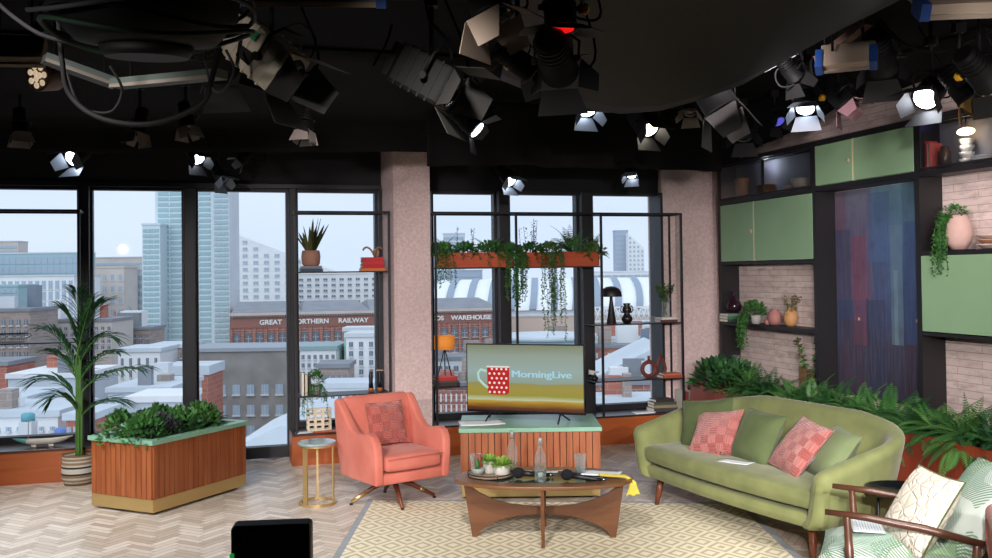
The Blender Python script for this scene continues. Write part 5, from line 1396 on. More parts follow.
# cabinet contents
zc0 = 2.551
def cabthing(px, py, label, name, cat, prof, col, rough=.5):
    lathe_obj(name, label, cat, onP(px, py, zc0, u=2.62), prof, mat('ck_'+col.strip('#'), col, rough))
cabthing(742, 196, 'tan ribbed pot at the left end of the glass cabinet by the column', 'clay_pot', 'pot', [(.06, 0), (.075, .2), (.08, .21)], '#a9744c')
cabthing(766, 196, 'round orange-brown wooden box in the glass cabinet by the column', 'round_box', 'box', [(.09, 0), (.09, .09), (.093, .09), (.093, .11)], '#a8683a')
cabthing(788, 193, 'small pink bowl in the glass cabinet by the column', 'bowl', 'bowl', [(.03, 0), (.05, .05), (.052, .06)], '#c99a90')
cabthing(801, 192, 'wide cream bowl at the right end of the glass cabinet by the column', 'bowl', 'bowl', [(.05, 0), (.09, .06), (.095, .11)], '#cbb9a6')
for px, h, c, lab in ((929, .25, '#7fa3c0', 'pale blue upright book in the top right glass cabinet'), (932, .24, '#b9333f', 'red upright book in the top right glass cabinet'), (936, .22, '#c95a55', 'coral upright book in the top right glass cabinet')):
    book(lab, onP(px, 168, zc0, u=2.62), h*.95, .12, .03, c, AL+pi/2, up=True)
cabthing(945, 166, 'dark glass storage jar in the top right glass cabinet', 'jar', 'jar', [(.045, 0), (.045, .13), (.03, .14), (.03, .17)], '#4a3a3a', .2)
for k in range(4): lathe_obj('cup', ['white cup, lowest of the stacked cups in the top right cabinet', 'white cup, second of the stacked cups in the top right cabinet', 'white cup, third of the stacked cups in the top right cabinet', 'white cup, topmost of the stacked cups in the top right cabinet'][k], 'cup', onP(967, 163, zc0+k*.05, u=2.62), [(.03, 0), (.05, .03), (.055, .048), (.05, .048)], mat('ck_white', '#e3dcd8', .4))
for k in range(3): lathe_obj('plate', ['white plate, lowest of the pile beside the stacked cups', 'white plate, middle of the pile beside the stacked cups', 'white plate, top of the pile beside the stacked cups'][k], 'plate', onP(985, 160, zc0+k*.018, u=2.62), [(.05, 0), (.1, .012), (.098, .016), (.05, .005)], MATS['ck_white'])
t = thing('reflection_glow', 'glowing warm oval in place of a lamp reflection in the top right glass cabinet', 'lamp', loc=onP(966, 140, 2.80, u=2.60))
b = MB(); b.sph((0, 0, 0), .05, 18, 10, sx=1.0, sy=1.5, sz=.6, M=Matrix.Rotation(AL, 4, 'Z')); b.build('bulb', mat('warm_glow', '#ffffff', .3, emit='#ffd9a0', es=9), t)  # glowing oval stands in for a lamp reflected in the cabinet glass
b = MB(); b.cyl((0, 0, .03), (0, 0, .112), .006); b.build('stem', M_black, t)
CABL = t.location.copy()
# ================================================================ PLANTS
def lm(name, c, c2): return mat(name, c, .5, col2=c2, scale=9, spec=.35)
G_palm = lm('palm_leaf', '#2f5a33', '#24482a'); G_palmst = lm('palm_stem', '#567f3f', '#46702f')
G_fern = lm('fern_leaf', '#44773a', '#335f30'); G_fern2 = lm('fern_light', '#628f48', '#4f7d3d'); G_dark = lm('dark_leaf', '#2e5a33', '#24482b')
G_purple = lm('purple_leaf', '#4c4450', '#3b3a40'); G_trail = lm('trail_leaf', '#4c7f3d', '#38662f'); G_olive = lm('olive_leaf', '#6b7f4c', '#55693c')
def leaf(b, p, d, ln, w, nrm=None, droop=.15):
    d = d.normalized(); s = d.cross(nrm if nrm is not None else V3((0, 0, 1)))
    if s.length < 1e-3: s = V3((1, 0, 0))
    s = s.normalized()*w; m = p+d*ln*.45; e = p+d*ln-V3((0, 0, droop*ln))
    b.add([p, m+s-V3((0, 0, .06*ln)), e, m-s-V3((0, 0, .06*ln))], [(0, 1, 2, 3)])
def frond(b, p, d, ln, droop, rr, pairs=14, lw=.011, ll=.075, stem=.002, flat=1):
    """curved rachis with pairs of leaflets"""
    d = d.normalized(); pts = []; q = V3(p); dd = V3(d); st = ln/pairs
    for k in range(pairs+1):
        pts.append(V3(q)); q = q+dd*st; dd = (dd-V3((0, 0, droop/pairs))).normalized()
    b.tube(pts, stem, 3, cap=False)
    for k in range(2, pairs+1):
        t = (pts[k]-pts[k-1]).normalized(); s = t.cross(V3((0, 0, 1)))
        if s.length < .05: s = V3((cos(k), sin(k), 0))
        s.normalize(); f = k/pairs; l = ll*(sin(pi*min(1, f*.85+.12))**.7)
        for sg in (-1, 1):
            dl = (s*sg+t*.55-V3((0, 0, .15))).normalized(); leaf(b, pts[k], dl, l, lw*(.5+.5*sin(pi*f)), t.cross(s) if abs(t.cross(s).z) > .01 else None, .12)
def fern(name, label, loc, rr, n=22, ln=.3, mats=None, bias=None, cat='plant', group=None, parent=None, spread=1.0, droop=1.6, up=.0):
    b = MB()
    for k in range(n):
        a = rr.uniform(0, 2*pi); el = rr.uniform(.15, 1.25)
        d = V3((cos(a)*cos(el)*spread, sin(a)*cos(el)*spread, sin(el)+up))
        if bias is not None: d = d+bias*rr.uniform(.2, 1)
        b.cur = rr.choice([0, 0, 1]); frond(b, V3((rr.uniform(-.04, .04), rr.uniform(-.04, .04), 0)), d, ln*rr.uniform(.65, 1.1), droop*rr.uniform(.6, 1.2), rr, pairs=20, ll=.055*ln/.3, lw=.008)
    ms = mats or [G_fern, G_fern2]
    if parent is not None: return b.build('foliage', ms, parent)
    t = thing(name, label, cat, loc=loc, group=group)
    b.build('fronds', ms, t)
    b = MB(); b.lathe([(.02, -.02), (.03, .0), (.012, .03)], 8); b.build('crown', G_dark, t)
    return t
def bush(b, c, rx, ry, rz_, n, ls, rr, mi=(0,), up=.3):
    for k in range(n):
        a = rr.uniform(0, 2*pi); e = rr.uniform(-.2, 1.5); f = rr.uniform(.55, 1)
        o = V3((cos(a)*cos(e)*rx*f, sin(a)*cos(e)*ry*f, sin(e)*rz_*f)); d = (o.normalized()+V3((rr.uniform(-.6, .6), rr.uniform(-.6, .6), rr.uniform(-.3, .5)+up)))
        b.cur = rr.choice(mi); l = ls*rr.uniform(.6, 1.2); leaf(b, V3(c)+o, d, l, l*.28, V3((rr.uniform(-1, 1), rr.uniform(-1, 1), 1.2)), .2)
def vine(b, p, ln, rr, lsz=.022, d0=None, step=.018, mi=(0,), rad=.0018, wob=.006):
    q = V3(p); pts = [V3(q)]; d = d0 or V3((rr.uniform(-.3, .3), -.8, .5)); n = int(ln/step)
    for k in range(n):
        d = (d+V3((rr.uniform(-.12, .12), rr.uniform(-.1, .1), -.42))).normalized(); q = q+d*step+V3((rr.uniform(-wob, wob)*.3, rr.uniform(-wob, wob)*.3, 0)); pts.append(V3(q))
        for j in range(2):
            b.cur = rr.choice(mi); leaf(b, q, V3((rr.uniform(-1, 1), rr.uniform(-1, 1), rr.uniform(-.7, .5))), lsz*rr.uniform(.7, 1.2), lsz*.3, V3((rr.uniform(-1, 1), rr.uniform(-1, 1), 1)))
    b.tube(pts, rad, 3, cap=False)

# ---- palm in basket
rr = random.Random(21)
pp = PZ(79.5, 483, 0); pp = V3((pp.x, pp.y-.02, 0))
pm = thing('potted_palm', 'tall feathery palm in a striped woven basket before the left windows', 'potted plant', loc=pp)
b = MB(); b.lathe([(.115, 0), (.135, .05), (.14, .14), (.132, .23), (.138, .262), (.128, .262), (.12, .2)], 32)
def basketmat():
    m, nt, bb = newmat('woven_basket')
    tc = N(nt, 'ShaderNodeTexCoord'); sp = N(nt, 'ShaderNodeSeparateXYZ'); L(nt, tc.outputs['Object'], sp.inputs[0])
    r = N(nt, 'ShaderNodeValToRGB'); r.color_ramp.interpolation = 'CONSTANT'; L(nt, mathn(nt, 'DIVIDE', sp.outputs[2], .265), r.inputs[0]); e = r.color_ramp.elements
    seq = [(0, '#9a8163'), (.08, '#d8cfc0'), (.13, '#9a8163'), (.2, '#d8cfc0'), (.26, '#9c8468'), (.34, '#2f2c2e'), (.40, '#e1dbd0'), (.56, '#2f2c2e'), (.62, '#e1dbd0'), (.68, '#a58a69'), (.76, '#e1dbd0'), (.81, '#a58a69'), (.88, '#d8cfc0'), (.93, '#8a6f52')]
    e[0].color = srgb(seq[0][1]); e[1].position = .99; e[1].color = srgb('#8a6f52')
    for p_, c_ in seq[1:]: x = e.new(p_); x.color = srgb(c_)
    an = mathn(nt, 'ARCTAN2', sp.outputs[1], sp.outputs[0]); w = mathn(nt, 'SINE', mathn(nt, 'MULTIPLY', an, 44)); w2 = mathn(nt, 'SINE', mathn(nt, 'MULTIPLY', sp.outputs[2], 420))
    h = mathn(nt, 'MULTIPLY', w, w2)
    L(nt, mixc(nt, mathn(nt, 'MULTIPLY', mathn(nt, 'GREATER_THAN', h, .3), .35), r.outputs[0], srgb('#4a3f35')), bb.inputs['Base Color']); bb.inputs['Roughness'].default_value = .9
    bp = N(nt, 'ShaderNodeBump', i_Strength=.8, i_Distance=.006); L(nt, h, bp.inputs['Height']); L(nt, bp.outputs[0], bb.inputs['Normal'])
    return m
b.build('basket', basketmat(), pm)
b = MB(); b.lathe([(.12, .2), (.12, .215)], 18); b.build('soil', MATS['soil'], pm)
def palmfrond(base, mids, tip, ll, pairs=14, w=.013):
    b = MB(); pts = []
    A, via = mids; base, tip = V3(base), V3(tip); n1, n = 10, 34
    for k in range(n1): pts.append(base.lerp(A, k/n1))
    for k in range(n-n1+1):
        t = k/(n-n1); pts.append(A*(1-t)**2+via*2*t*(1-t)+tip*t*t)
    b.tube(pts, .006, 6, rs=[.010*(1-k/n)+.0022 for k in range(n+1)])
    o = b.build('frond_stem', G_palmst, pm); lf = MB()
    for k in range(pairs):
        t = k/(pairs-1); f_ = n1+2+(n-n1-2)*t; i = min(n-1, int(f_)); p = pts[i].lerp(pts[i+1], f_-i); tg = (pts[i+1]-pts[i]).normalized()
        s = tg.cross(V3((0, 0, 1))); s = s.normalized() if s.length > .15 else V3((.85, .5, 0)).normalized()
        l = ll*(.6+.5*sin(pi*(.15+.75*t)))*(1 if t < .9 else .8)
        for sg in (-1, 1):
            d = (s*sg*(.62-.25*t)+tg*.95+V3((0, 0, rr.uniform(-.12, .15)))).normalized()
            q1 = p+d*l*.35+V3((0, 0, .012)); q2 = p+d*l*.7-V3((0, 0, l*.07)); e = p+d*l-V3((0, 0, l*.26)); sd = d.cross(V3((0, 0, 1))); sd = (sd.normalized() if sd.length > .1 else V3((1, 0, 0)))*w; upv = V3((0, 0, .004))
            lf.add([p, q1+sd, q2+sd*.7, e, q2-sd*.7, q1-sd, q1+upv, q2+upv], [(0, 1, 6), (1, 2, 7, 6), (2, 3, 7), (3, 4, 7), (4, 5, 6, 7), (5, 0, 6)])
    lf.build('leaflets', G_palm, o)
def ppx(x, y, dy=0): p = PY(x, y, pp.y+dy)-pp; return p
for yA, via, tip, ll in ((345, (80, 305), (77, 293), .26), (350, (72, 318), (64, 312), .26), (345, (90, 312), (103, 304), .26), (375, (62, 332), (44, 330), .27), (368, (92, 330), (112, 338), .25), (400, (60, 372), (38, 382), .28), (392, (100, 368), (142, 368), .30),
                         (415, (66, 388), (52, 400), .24), (420, (94, 398), (120, 402), .28), (380, (96, 352), (116, 352), .22), (385, (66, 356), (50, 352), .22), (360, (84, 322), (92, 300), .22)):
    dy = rr.uniform(-.22, .12); A_x = 79+rr.uniform(-3, 4)
    palmfrond((rr.uniform(-.03, .03), rr.uniform(-.03, .03), .21), (ppx(A_x, yA), ppx(via[0], via[1], dy*.4)), ppx(tip[0], tip[1], dy), ll)

# ---- left planter foliage: several plants
PM = Mloc(PLc, aP)
def plant_at(M_, label, kind, seed, name='foliage_plant'):
    r2 = random.Random(seed); t = thing(name, label, 'plant', M=M_)
    b = MB()
    if kind == 'bush': bush(b, (0, 0, .02), .17, .16, .20, 420, .06, r2, (0, 0, 1)); ms = [G_fern, G_fern2]
    elif kind == 'purple': bush(b, (0, 0, .02), .17, .16, .17, 460, .05, r2, (0, 0, 1)); ms = [G_purple, G_dark]
    elif kind == 'dark': bush(b, (0, 0, .02), .18, .17, .19, 420, .06, r2, (0, 1)); ms = [G_trail, G_fern]
    else:
        for k in range(26):
            a = r2.uniform(0, 6.28); e = r2.uniform(.2, 1.2); b.cur = r2.choice([0, 1]); frond(b, V3((0, 0, 0)), V3((cos(a)*cos(e), sin(a)*cos(e), sin(e))), r2.uniform(.16, .27), 1.4, r2, 13, .009, .05)
        ms = [G_fern, G_fern2]
    b.build('leaves', ms, t)
    b = MB(); 
    for k in range(5): a = k*1.26; b.cyl((0, 0, -.045), (.05*cos(a), .05*sin(a), .05), .003, n=5)
    b.build('stems', G_palmst, t)
    return t
kk = [('dark', 'dark glossy leafy plant at the left front corner of the slatted planter'), ('bush', 'bright green bushy plant at the left back corner of the slatted planter'), ('purple', 'purple-leaved plant at the front middle left of the slatted planter'), ('purple', 'purple-leaved plant behind the first, left part of the slatted planter'),
      ('dark', 'dark green plant in the middle of the slatted planter, front row'), ('bush', 'mid-green bushy plant in the middle of the slatted planter, back row'), ('fern', 'light green fern right of the middle of the slatted planter'), ('bush', 'green bushy plant hanging over the front rim of the slatted planter'), ('fern', 'light green fern at the right end of the slatted planter'), ('purple', 'small purple-leaved plant at the far right end of the slatted planter')]
for i, (kind, lab) in enumerate(kk):
    fx = [-.40, -.40, -.24, -.2, -.02, -.02, .17, .19, .36, .40][i]; fy = [-.2, .2, -.2, .16, -.18, .18, .16, -.2, -.12, .16][i]
    plant_at(PM @ Mloc((fx*wP, fy*dP*1.05, .525), rr.uniform(0, 6)), lab, kind, 40+i)

# ---- ferns along the wall
rr = random.Random(5); i = 0
where = ['in front of the window column', 'beside the glass jug niche', 'before the chopping board niche', 'before the amber vase', 'under the left edge of the city picture', 'under the middle of the city picture', 'under the right edge of the city picture', 'just left of the black upright', 'behind the right end of the sofa', 'spilling over the planter edge beside the sofa', 'above the black tray table', 'behind the cream knit cushion', 'at the right edge of the photo']
vs_ = [-.42, -.75, -1.08, -1.42, -1.76, -2.08, -2.4, -2.72, -3.02, -3.3, -3.58, -3.86, -4.14]
for i, v in enumerate(vs_):
    r2 = random.Random(60+i)
    if i < 2:
        t = thing('leafy_plant', 'dark leafy bush in the wall planter '+where[i], 'plant', M=roomM(2.24, v, .56))
        b = MB(); bush(b, (0, 0, .08), .26, .24, .24, 420, .09, r2, (0, 0, 1)); b.build('leaves', [G_dark, G_fern], t)
        b = MB(); 
        for k in range(6): a = k*1.05; b.cyl((0, 0, 0), (.08*cos(a), .08*sin(a), .16), .004, n=5)
        b.build('stems', G_palmst, t)
    else:
        fern('fern', 'green fern in the wall planter '+where[i], rm(2.22, v, .58), r2, n=54, ln=.36, mats=[G_fern, G_fern2] if i % 3 else [G_dark, G_fern], bias=V3((-.5, -.25, 0)) if i in (9, 8, 11) else V3((-.25, -.1, 0)), up=.25, droop=1.9 if i not in (9,) else 2.6)

# ---- hanging troughs behind the television
TROUGH = [(437, 513), (520, 598)]
for i, (a, c) in enumerate(TROUGH):
    u0, u1 = PV(a, 265, .1).x, PV(c, 265, .1).x; w = (u1-u0)/2
    t = thing('plant_trough', ['orange-red wooden plant trough on the high shelf, left one next to the column', 'orange-red wooden plant trough on the high shelf, right one above the television'][i], 'trough', M=roomM((u0+u1)/2, VS, 1.861))
    b = MB(); ring([(-w, -.085), (w, -.085), (w, .085), (-w, .085)], [(-w+.012, -.073), (w-.012, -.073), (w-.012, .073), (-w+.012, .073)], 0, .15, b); b.build('box', wood('orange_wood', '#b04426', '#c65a34', .5, sc=8, axis=0), t)
    b = MB(); b.box(-w+.013, w-.013, -.072, .072, .002, .12); b.build('soil', MATS['soil'], t)
def shelfplant(px, label, kinds, seed, up_n=70, vines=8, vl=(.2, .5), size=.13, spiky=0, mats=None, ls=.05, ferny=0):
    r2 = random.Random(seed); q = PV(px, 262, VS)
    t = thing('trailing_plant', label, 'plant', M=roomM(q.x, VS-.01, 1.984)); b = MB()
    ms = mats or [G_trail, G_fern]
    bush(b, (0, 0, .01), size*1.15, .10, size*.9, int(up_n*2.2), ls*1.1, r2, (0, 1))
    for k in range(ferny): a = r2.uniform(0, 6.28); e = r2.uniform(.3, 1.3); b.cur = r2.choice([0, 1]); frond(b, V3((0, 0, 0)), V3((cos(a)*cos(e), sin(a)*cos(e)*.6, sin(e))), size*r2.uniform(1.3, 2.1), 1.5, r2, 14, .007, .055)
    b.build('leaves', ms, t)
    if spiky:
        for k in range(spiky):
            c = MB(); x = r2.uniform(-size, size); p_ = V3((x, 0, .03)); h = r2.uniform(.20, .36)
            c.cyl(p_, p_+V3((r2.uniform(-.03, .03), 0, h)), .002, n=4)
            for j in range(10): leaf(c, p_+V3((0, 0, h*(.3+.07*j))), V3((r2.uniform(-1, 1), r2.uniform(-1, 1), .5)), .035, .009)
            c.build('upright_sprig', [G_dark], t)
    if vines:
        c = MB()
        for k in range(int(vines*1.7)): vine(c, V3((r2.uniform(-size, size), -.07, .02)), r2.uniform(*vl), r2, .028, V3((r2.uniform(-.2, .2), -.6, .6)), mi=(0, 1))
        c.build('trailing_stems', ms, t)
    return t
shelfplant(442, 'grassy green plant trailing down beside the column, far left of the high troughs', 0, 1, 150, 5, (.3, .55), .12, ferny=14)
shelfplant(466, 'dark bushy plant in the left high trough', 0, 2, 160, 2, (.1, .2), .12, spiky=3, mats=[G_dark, G_trail])
shelfplant(490, 'light green spreading plant in the left high trough near the mullion', 0, 3, 150, 4, (.12, .25), .14, ferny=12)
shelfplant(511, 'dense green plant hanging down the mullion between the two troughs', 0, 4, 200, 16, (.4, .62), .10)
shelfplant(531, 'spiky upright herb at the left end of the right high trough', 0, 5, 120, 3, (.15, .25), .12, spiky=7, mats=[G_dark, G_trail])
shelfplant(548, 'long trailing plant hanging lowest above the television', 0, 6, 140, 12, (.5, .98), .12, mats=[G_trail, G_olive])
shelfplant(572, 'bright arching fern standing in the right high trough', 0, 7, 60, 0, (0, 0), .19, ferny=34, mats=[G_fern2, G_fern])
shelfplant(592, 'yellow-green fern at the right end of the right high trough', 0, 8, 60, 3, (.1, .15), .12, ferny=24, mats=[G_fern2, G_olive])

# ---- snake plant
t = thing('snake_plant', 'snake plant with upright spear leaves in a terracotta-pink pot on books', 'potted plant', loc=SNAKE_AT)
b = MB(); b.lathe([(.07, 0), (.085, .02), (.092, .09), (.085, .14), (.078, .15), (.074, .148), (.076, .12)], 26); b.build('pot', mat('pink_clay', '#b98a78', .75, var=.12, scale=30), t)
b = MB(); b.lathe([(.075, .12), (.075, .13)], 16); b.build('soil', MATS['soil'], t)
b = MB(); r2 = random.Random(9)
for k in range(13):
    a = k*2.4; tilt = .12+.36*((k % 5)/4); h = .34-.16*((k*7) % 5)/5; d = V3((cos(a)*sin(tilt), sin(a)*sin(tilt), cos(tilt))); p_ = V3((.03*cos(a), .03*sin(a), .12)); s = V3((-sin(a+.5), cos(a+.5), 0))
    pts = []
    for j in range(7):
        f = j/6; w = .02*(.6+1.2*f-1.75*f*f*f)*(1 if f < 1 else 0)+.0005; c = p_+d*h*f+V3((cos(a), sin(a), 0))*.03*f*f; pts += [c-s*w, c+V3((cos(a), sin(a), 0))*-.004, c+s*w]
    fs = [(3*j+q, 3*j+q+1, 3*j+q+4, 3*j+q+3) for j in range(6) for q in (0, 1)]
    b.cur = 0; o0 = len(b.f); b.add(pts, fs, sm=True)
b.build('leaves', lm('snake_leaf', '#5b5e35', '#454a2c'), t)

# ---- trailing plant on left lower shelf
q = onP(316, 392, .65, v=VS)
t = thing('trailing_plant', 'small-leaved green plant trailing from a pot on the lower shelf by the door window', 'potted plant', loc=q)
b = MB(); b.lathe([(.045, 0), (.055, .06), (.058, .10), (.05, .1)], 20); b.build('pot', mat('grey_ceramic', '#b9b6b1', .7), t)
b = MB(); r2 = random.Random(3); bush(b, (0, 0, .12), .09, .08, .12, 300, .03, r2, (0, 1))
for k in range(16): a = r2.uniform(3.4, 6.0); vine(b, V3((.05*cos(a), .05*sin(a), .1)), r2.uniform(.12, .36), r2, .024, V3((cos(a)*.8, sin(a), .3)), mi=(0, 1))
b.build('leaves', [G_trail, G_fern], t)
# ---- sprigs in glass vase
t = thing('leaf_sprigs', 'bunch of small-leaved olive green sprigs in the clear glass vase by the column', 'sprigs', loc=VASE_AT)
b = MB(); r2 = random.Random(13)
for k in range(11):
    a = r2.uniform(0, 6.28); d = V3((cos(a)*.35, sin(a)*.25, 1)).normalized(); p_ = V3((-.02*cos(a), -.02*sin(a), .02)); pts = [p_+d*(.06*j) for j in range(6)]; b.cur = 0; b.tube(pts, .0016, 4)
    for j in range(26): f = .45+.55*j/25; b.cur = r2.choice([0, 1]); leaf(b, p_+d*.30*f*1.1, V3((r2.uniform(-1, 1), r2.uniform(-1, 1), r2.uniform(-.2, .8))), .05, .014)
b.build('leaves', [G_olive, G_trail], t)
# ---- brick niche trailing plant
q = onP(756, 324, 1.251, u=2.57)
t = thing('trailing_plant', 'bushy green plant trailing over the brick niche shelf edge', 'potted plant', loc=q)
b = MB(); b.lathe([(.045, 0), (.055, .08), (.058, .09)], 18); b.build('pot', mat('grey_ceramic', '#b9b6b1', .7), t)
b = MB(); r2 = random.Random(31); bush(b, (-.03, -.02, .10), .13, .12, .13, 420, .045, r2, (0, 0, 1))
for k in range(20): vine(b, V3((-.08+r2.uniform(-.03, .03), r2.uniform(-.1, .1), .1)), r2.uniform(.2, .42), r2, .032, V3((-.8, r2.uniform(-.3, .1), .3)), mi=(0, 1))
b.build('leaves', [G_trail, G_fern], t)
# ---- dried sprigs in peach vase and branch in amber vase
def branches(loc, label, n, h, lsz, mats, seed, sp=.3, stem_c='#6b5138'):
    t = thing('branches', label, 'branches', loc=loc); b = MB(); c = MB(); r2 = random.Random(seed)
    for k in range(n):
        a = r2.uniform(0, 6.28); d = V3((cos(a)*sp, sin(a)*sp, 1)).normalized(); q_ = V3((0, 0, .03)); pts = [V3(q_)]
        for j in range(10): d = (d+V3((r2.uniform(-.12, .12), r2.uniform(-.12, .12), 0))).normalized(); q_ = q_+d*h/10; pts.append(V3(q_))
        b.tube(pts, .002, 4)
        for j in range(4, 11):
            for m_ in range(4): c.cur = r2.choice([0, 1]); leaf(c, pts[j], V3((r2.uniform(-1, 1), r2.uniform(-1, 1), r2.uniform(-.4, .6))), lsz, lsz*.3, V3((r2.uniform(-1, 1), r2.uniform(-1, 1), 1)))
    b.build('twigs', mat('twig', stem_c, .8), t); c.build('leaves', mats, t)
branches(PEACH_AT+V3((0, 0, .0)), 'dried brown sprigs standing in the peach vase', 7, .27, .03, [lm('dried', '#8d7a58', '#6d6a44'), G_olive], 2, .22)
branches(JAR_AT, 'leafy reddish-green branch standing in the brown glass vase', 6, .50, .05, [lm('dried2', '#5d5a3c', '#6b4a3c'), G_trail], 4, .28)
branches(onP(742, 386, .63, u=2.56), 'reddish dried branches in the lower niche beside the glass jug', 5, .2, .03, [mat('dried3', '#7a4636', .8), lm('dried2', '#5d5a3c', '#6b4a3c')], 6, .3)
# ---- white pot with trailing plant in right niche
t = thing('potted_trailer', 'pale pink tilted pot with trailing greenery in the right-hand niche', 'potted plant', M=Mloc(POTV_AT, AL))
b = MB(); b.lathe([(.05, 0), (.085, .05), (.10, .12), (.09, .19), (.062, .25), (.056, .26), (.05, .25)], 28); b.build('pot', mat('pink_stone', '#c9a79c', .8, var=.08, scale=20), t)
b = MB(); r2 = random.Random(17); bush(b, (-.02, .02, .26), .10, .10, .07, 160, .035, r2, (0, 1))
for k in range(34): vine(b, V3((r2.uniform(-.06, -.01), r2.uniform(-.02, .09), .26)), r2.uniform(.2, .50), r2, .028, V3((-.5, r2.uniform(.0, .9), .4)), mi=(0, 1))
b.build('leaves', [G_trail, G_fern], t)
# ================================================================ CEILING LIGHTING RIG
M_hblk = mat('lamp_black', '#060607', .65, spec=.25); M_hgrey = mat('lamp_grey', '#b3a898', .5); M_door = mat('door_black', '#121213', .6, spec=.3)  # lamp grey lightened in place of light bounced up from the floor
M_doorp = mat('door_pale', '#6a615a', .6); M_doorw = mat('door_silver', '#7f8790', .4, metal=.3)
M_lens = mat('lens_dark', '#20242c', .08, spec=.8); M_lit = mat('lens_lit', '#ffffff', .3, emit='#e4eeff', es=11)
M_litw = mat('lens_warm', '#ffffff', .3, emit='#fff2dc', es=11)
M_cable = mat('cable_black', '#08080a', .8, spec=.15)
def rod(t, Mw, up=.05):
    """hanging rod from the lamp's yoke to the ceiling, in the lamp's own coordinates"""
    p = Mw.translation; h = ZC-p.z-up; b = MB(Mw.inverted() @ Matrix.Translation(p))
    b.cyl((0, 0, up), (0, 0, up+h-.003), .012, n=8); b.box(-.03, .03, -.03, .03, up+h*.55, up+h*.55+.05); b.build('hanging_rod', M_hblk, t)
def lamp(label, px, py, Y, az, pit, s=1.0, lit=None, hous=None, door=None, open_=(35, 35, 35, 35), roll=0, name='studio_lamp', doors=(1, 1, 1, 1), knob=None, cable=True, box=0):
    p = PY(px, py, Y); Mw = Matrix.Translation(p) @ Matrix.Rotation(R(az), 4, 'Z') @ Matrix.Rotation(R(pit), 4, 'X') @ Matrix.Rotation(R(roll), 4, 'Y')
    t = thing(name, label, 'studio lamp', M=Mw)
    hous = hous or M_hblk; door = door or M_door
    b = MB(); F = Matrix.Rotation(pi/2, 4, 'X')       # lathe axis z -> -y
    if box:
        b.box(-.10*s, .10*s, -.12*s, .20*s, -.11*s, .11*s, bev=.02*s); b.box(-.09*s, .09*s, .2*s, .24*s, -.09*s, .09*s)
        for k in range(5): b.box(-.103*s, .103*s, (-.06+.05*k)*s, (-.05+.05*k)*s, -.113*s, .113*s)
    else:
        b.lathe([(.07*s, -.24*s), (.09*s, -.22*s), (.095*s, -.05*s), (.11*s, -.03*s), (.11*s, .12*s), (.118*s, .122*s), (.118*s, .14*s), (.10*s, .14*s)], 24, F)
        for k in range(4): b.lathe([(.099*s, (-.20+.04*k)*s), (.099*s, (-.19+.04*k)*s)], 24, F)
    b.build('housing', hous, t)
    b = MB(); zz = .142*s if not box else .122*s
    b.lathe([(.098*s, zz-.01*s), (.09*s, zz+.008*s), (.05*s, zz+.02*s), (.001, zz+.024*s)], 24, F, cap=False); b.build('lens', lit or M_lens, t)
    w = .115*s; L_ = .17*s
    for k in range(4):
        if not doors[k]: continue
        Mk = Matrix.Rotation(k*pi/2, 4, 'Y') @ Matrix.Translation((0, -zz-.005, w)) @ Matrix.Rotation(-R(open_[k]), 4, 'X')
        d = MB(Mk); t0, t1 = (w*.95, w*.95+.05*s) if k % 2 == 0 else (w*.9, w*.55)
        d.prism([(-t0, 0), (t0, 0), (t1, -L_), (-t1, -L_)], -.0015, .0015); d.build('barn_door', door, t)
    b = MB(); yk = [(-.135*s, 0, 0), (-.135*s, .0, .12*s), (-.08*s, 0, .17*s), (.08*s, 0, .17*s), (.135*s, 0, .12*s), (.135*s, 0, 0)]
    b.tube(yk, .009*s, 6); b.cyl((-.15*s, 0, 0), (-.115*s, 0, 0), .02*s); b.cyl((.115*s, 0, 0), (.15*s, 0, 0), .02*s); b.build('yoke', M_hblk, t)
    rod(t, Mw, .05 if abs(pit) < 40 else .1)
    if knob: b = MB(); b.lathe([(.035*s, 0), (.04*s, .05*s), (.022*s, .065*s)], 10, Matrix.Translation((.135*s, 0, .0)) @ Matrix.Rotation(pi/2, 4, 'Y')); b.build('knob', knob, t)
    if cable:
        rr = random.Random(int(px)); b = MB(Mw.inverted()); q = p+V3((0, .15*s, .02)); pts = []
        for k in range(13): f = k/12; pts.append(q+V3((.18*sin(f*pi)*rr.choice([1, 1]), .05*f, -.10*sin(f*pi)+(ZC-.02-q.z)*f**2)))
        b.tube(pts, .006, 6); b.build('cable', M_cable, t)
    return t
yel = mat('yellow_tag', '#e0a81a', .5)
S_ = .8
DB = mat('door_brown', '#6b5d52', .8); DG = mat('door_dkgrey', '#161617', .6); DG2 = mat('door_grey2', '#252221', .7)  # door brown lightened to stand in for floor bounce
lamp('big grey fresnel lamp with green sticker, hanging at the upper left', 272, 62, 4.3, 72, 40, .95, hous=M_hgrey, box=1, open_=(20, 20, 20, 20), door=DG2, roll=0)
T_BIG = bpy.data.objects['studio_lamp']
b = MB(); b.box(-.115, -.1085, .06, .10, .04, .08); b.build('sticker', mat('green_sticker', '#2f9e5a', .5), T_BIG)
b = MB(); b.box(-.112, -.1055, .02, .10, -.06, -.01); b.build('control_panel', MATS['lamp_black'], T_BIG)
lamp('black lamp with round lens and open barn doors, top middle, yellow tag at its back', 432, 80, 4.5, 74, 30, .9, open_=(20, 20, 30, 50), door=DG2, knob=yel, box=1)
lamp('lamp with broad brownish barn door at the very top, middle left', 486, -8, 4.0, 60, 72, .8, door=DB, open_=(50, 30, 20, 10))
lamp('lit lamp seen edge-on beside the top of the plaster column', 468, 122, 6.6, 78, 42, .62, lit=M_lit, open_=(60, 80, 40, 80), door=DG)
lamp('lit lamp with silver barn doors at the far left, over the first window', 80, 153, 8.3, -22, 36, .72, lit=M_lit, door=M_doorw, open_=(20, 15, 8, 20))
lamp('lit lamp over the mullion left of the door window', 194, 153, 8.5, 52, 44, .6, lit=M_lit, open_=(20, 15, 20, 15), door=DG)
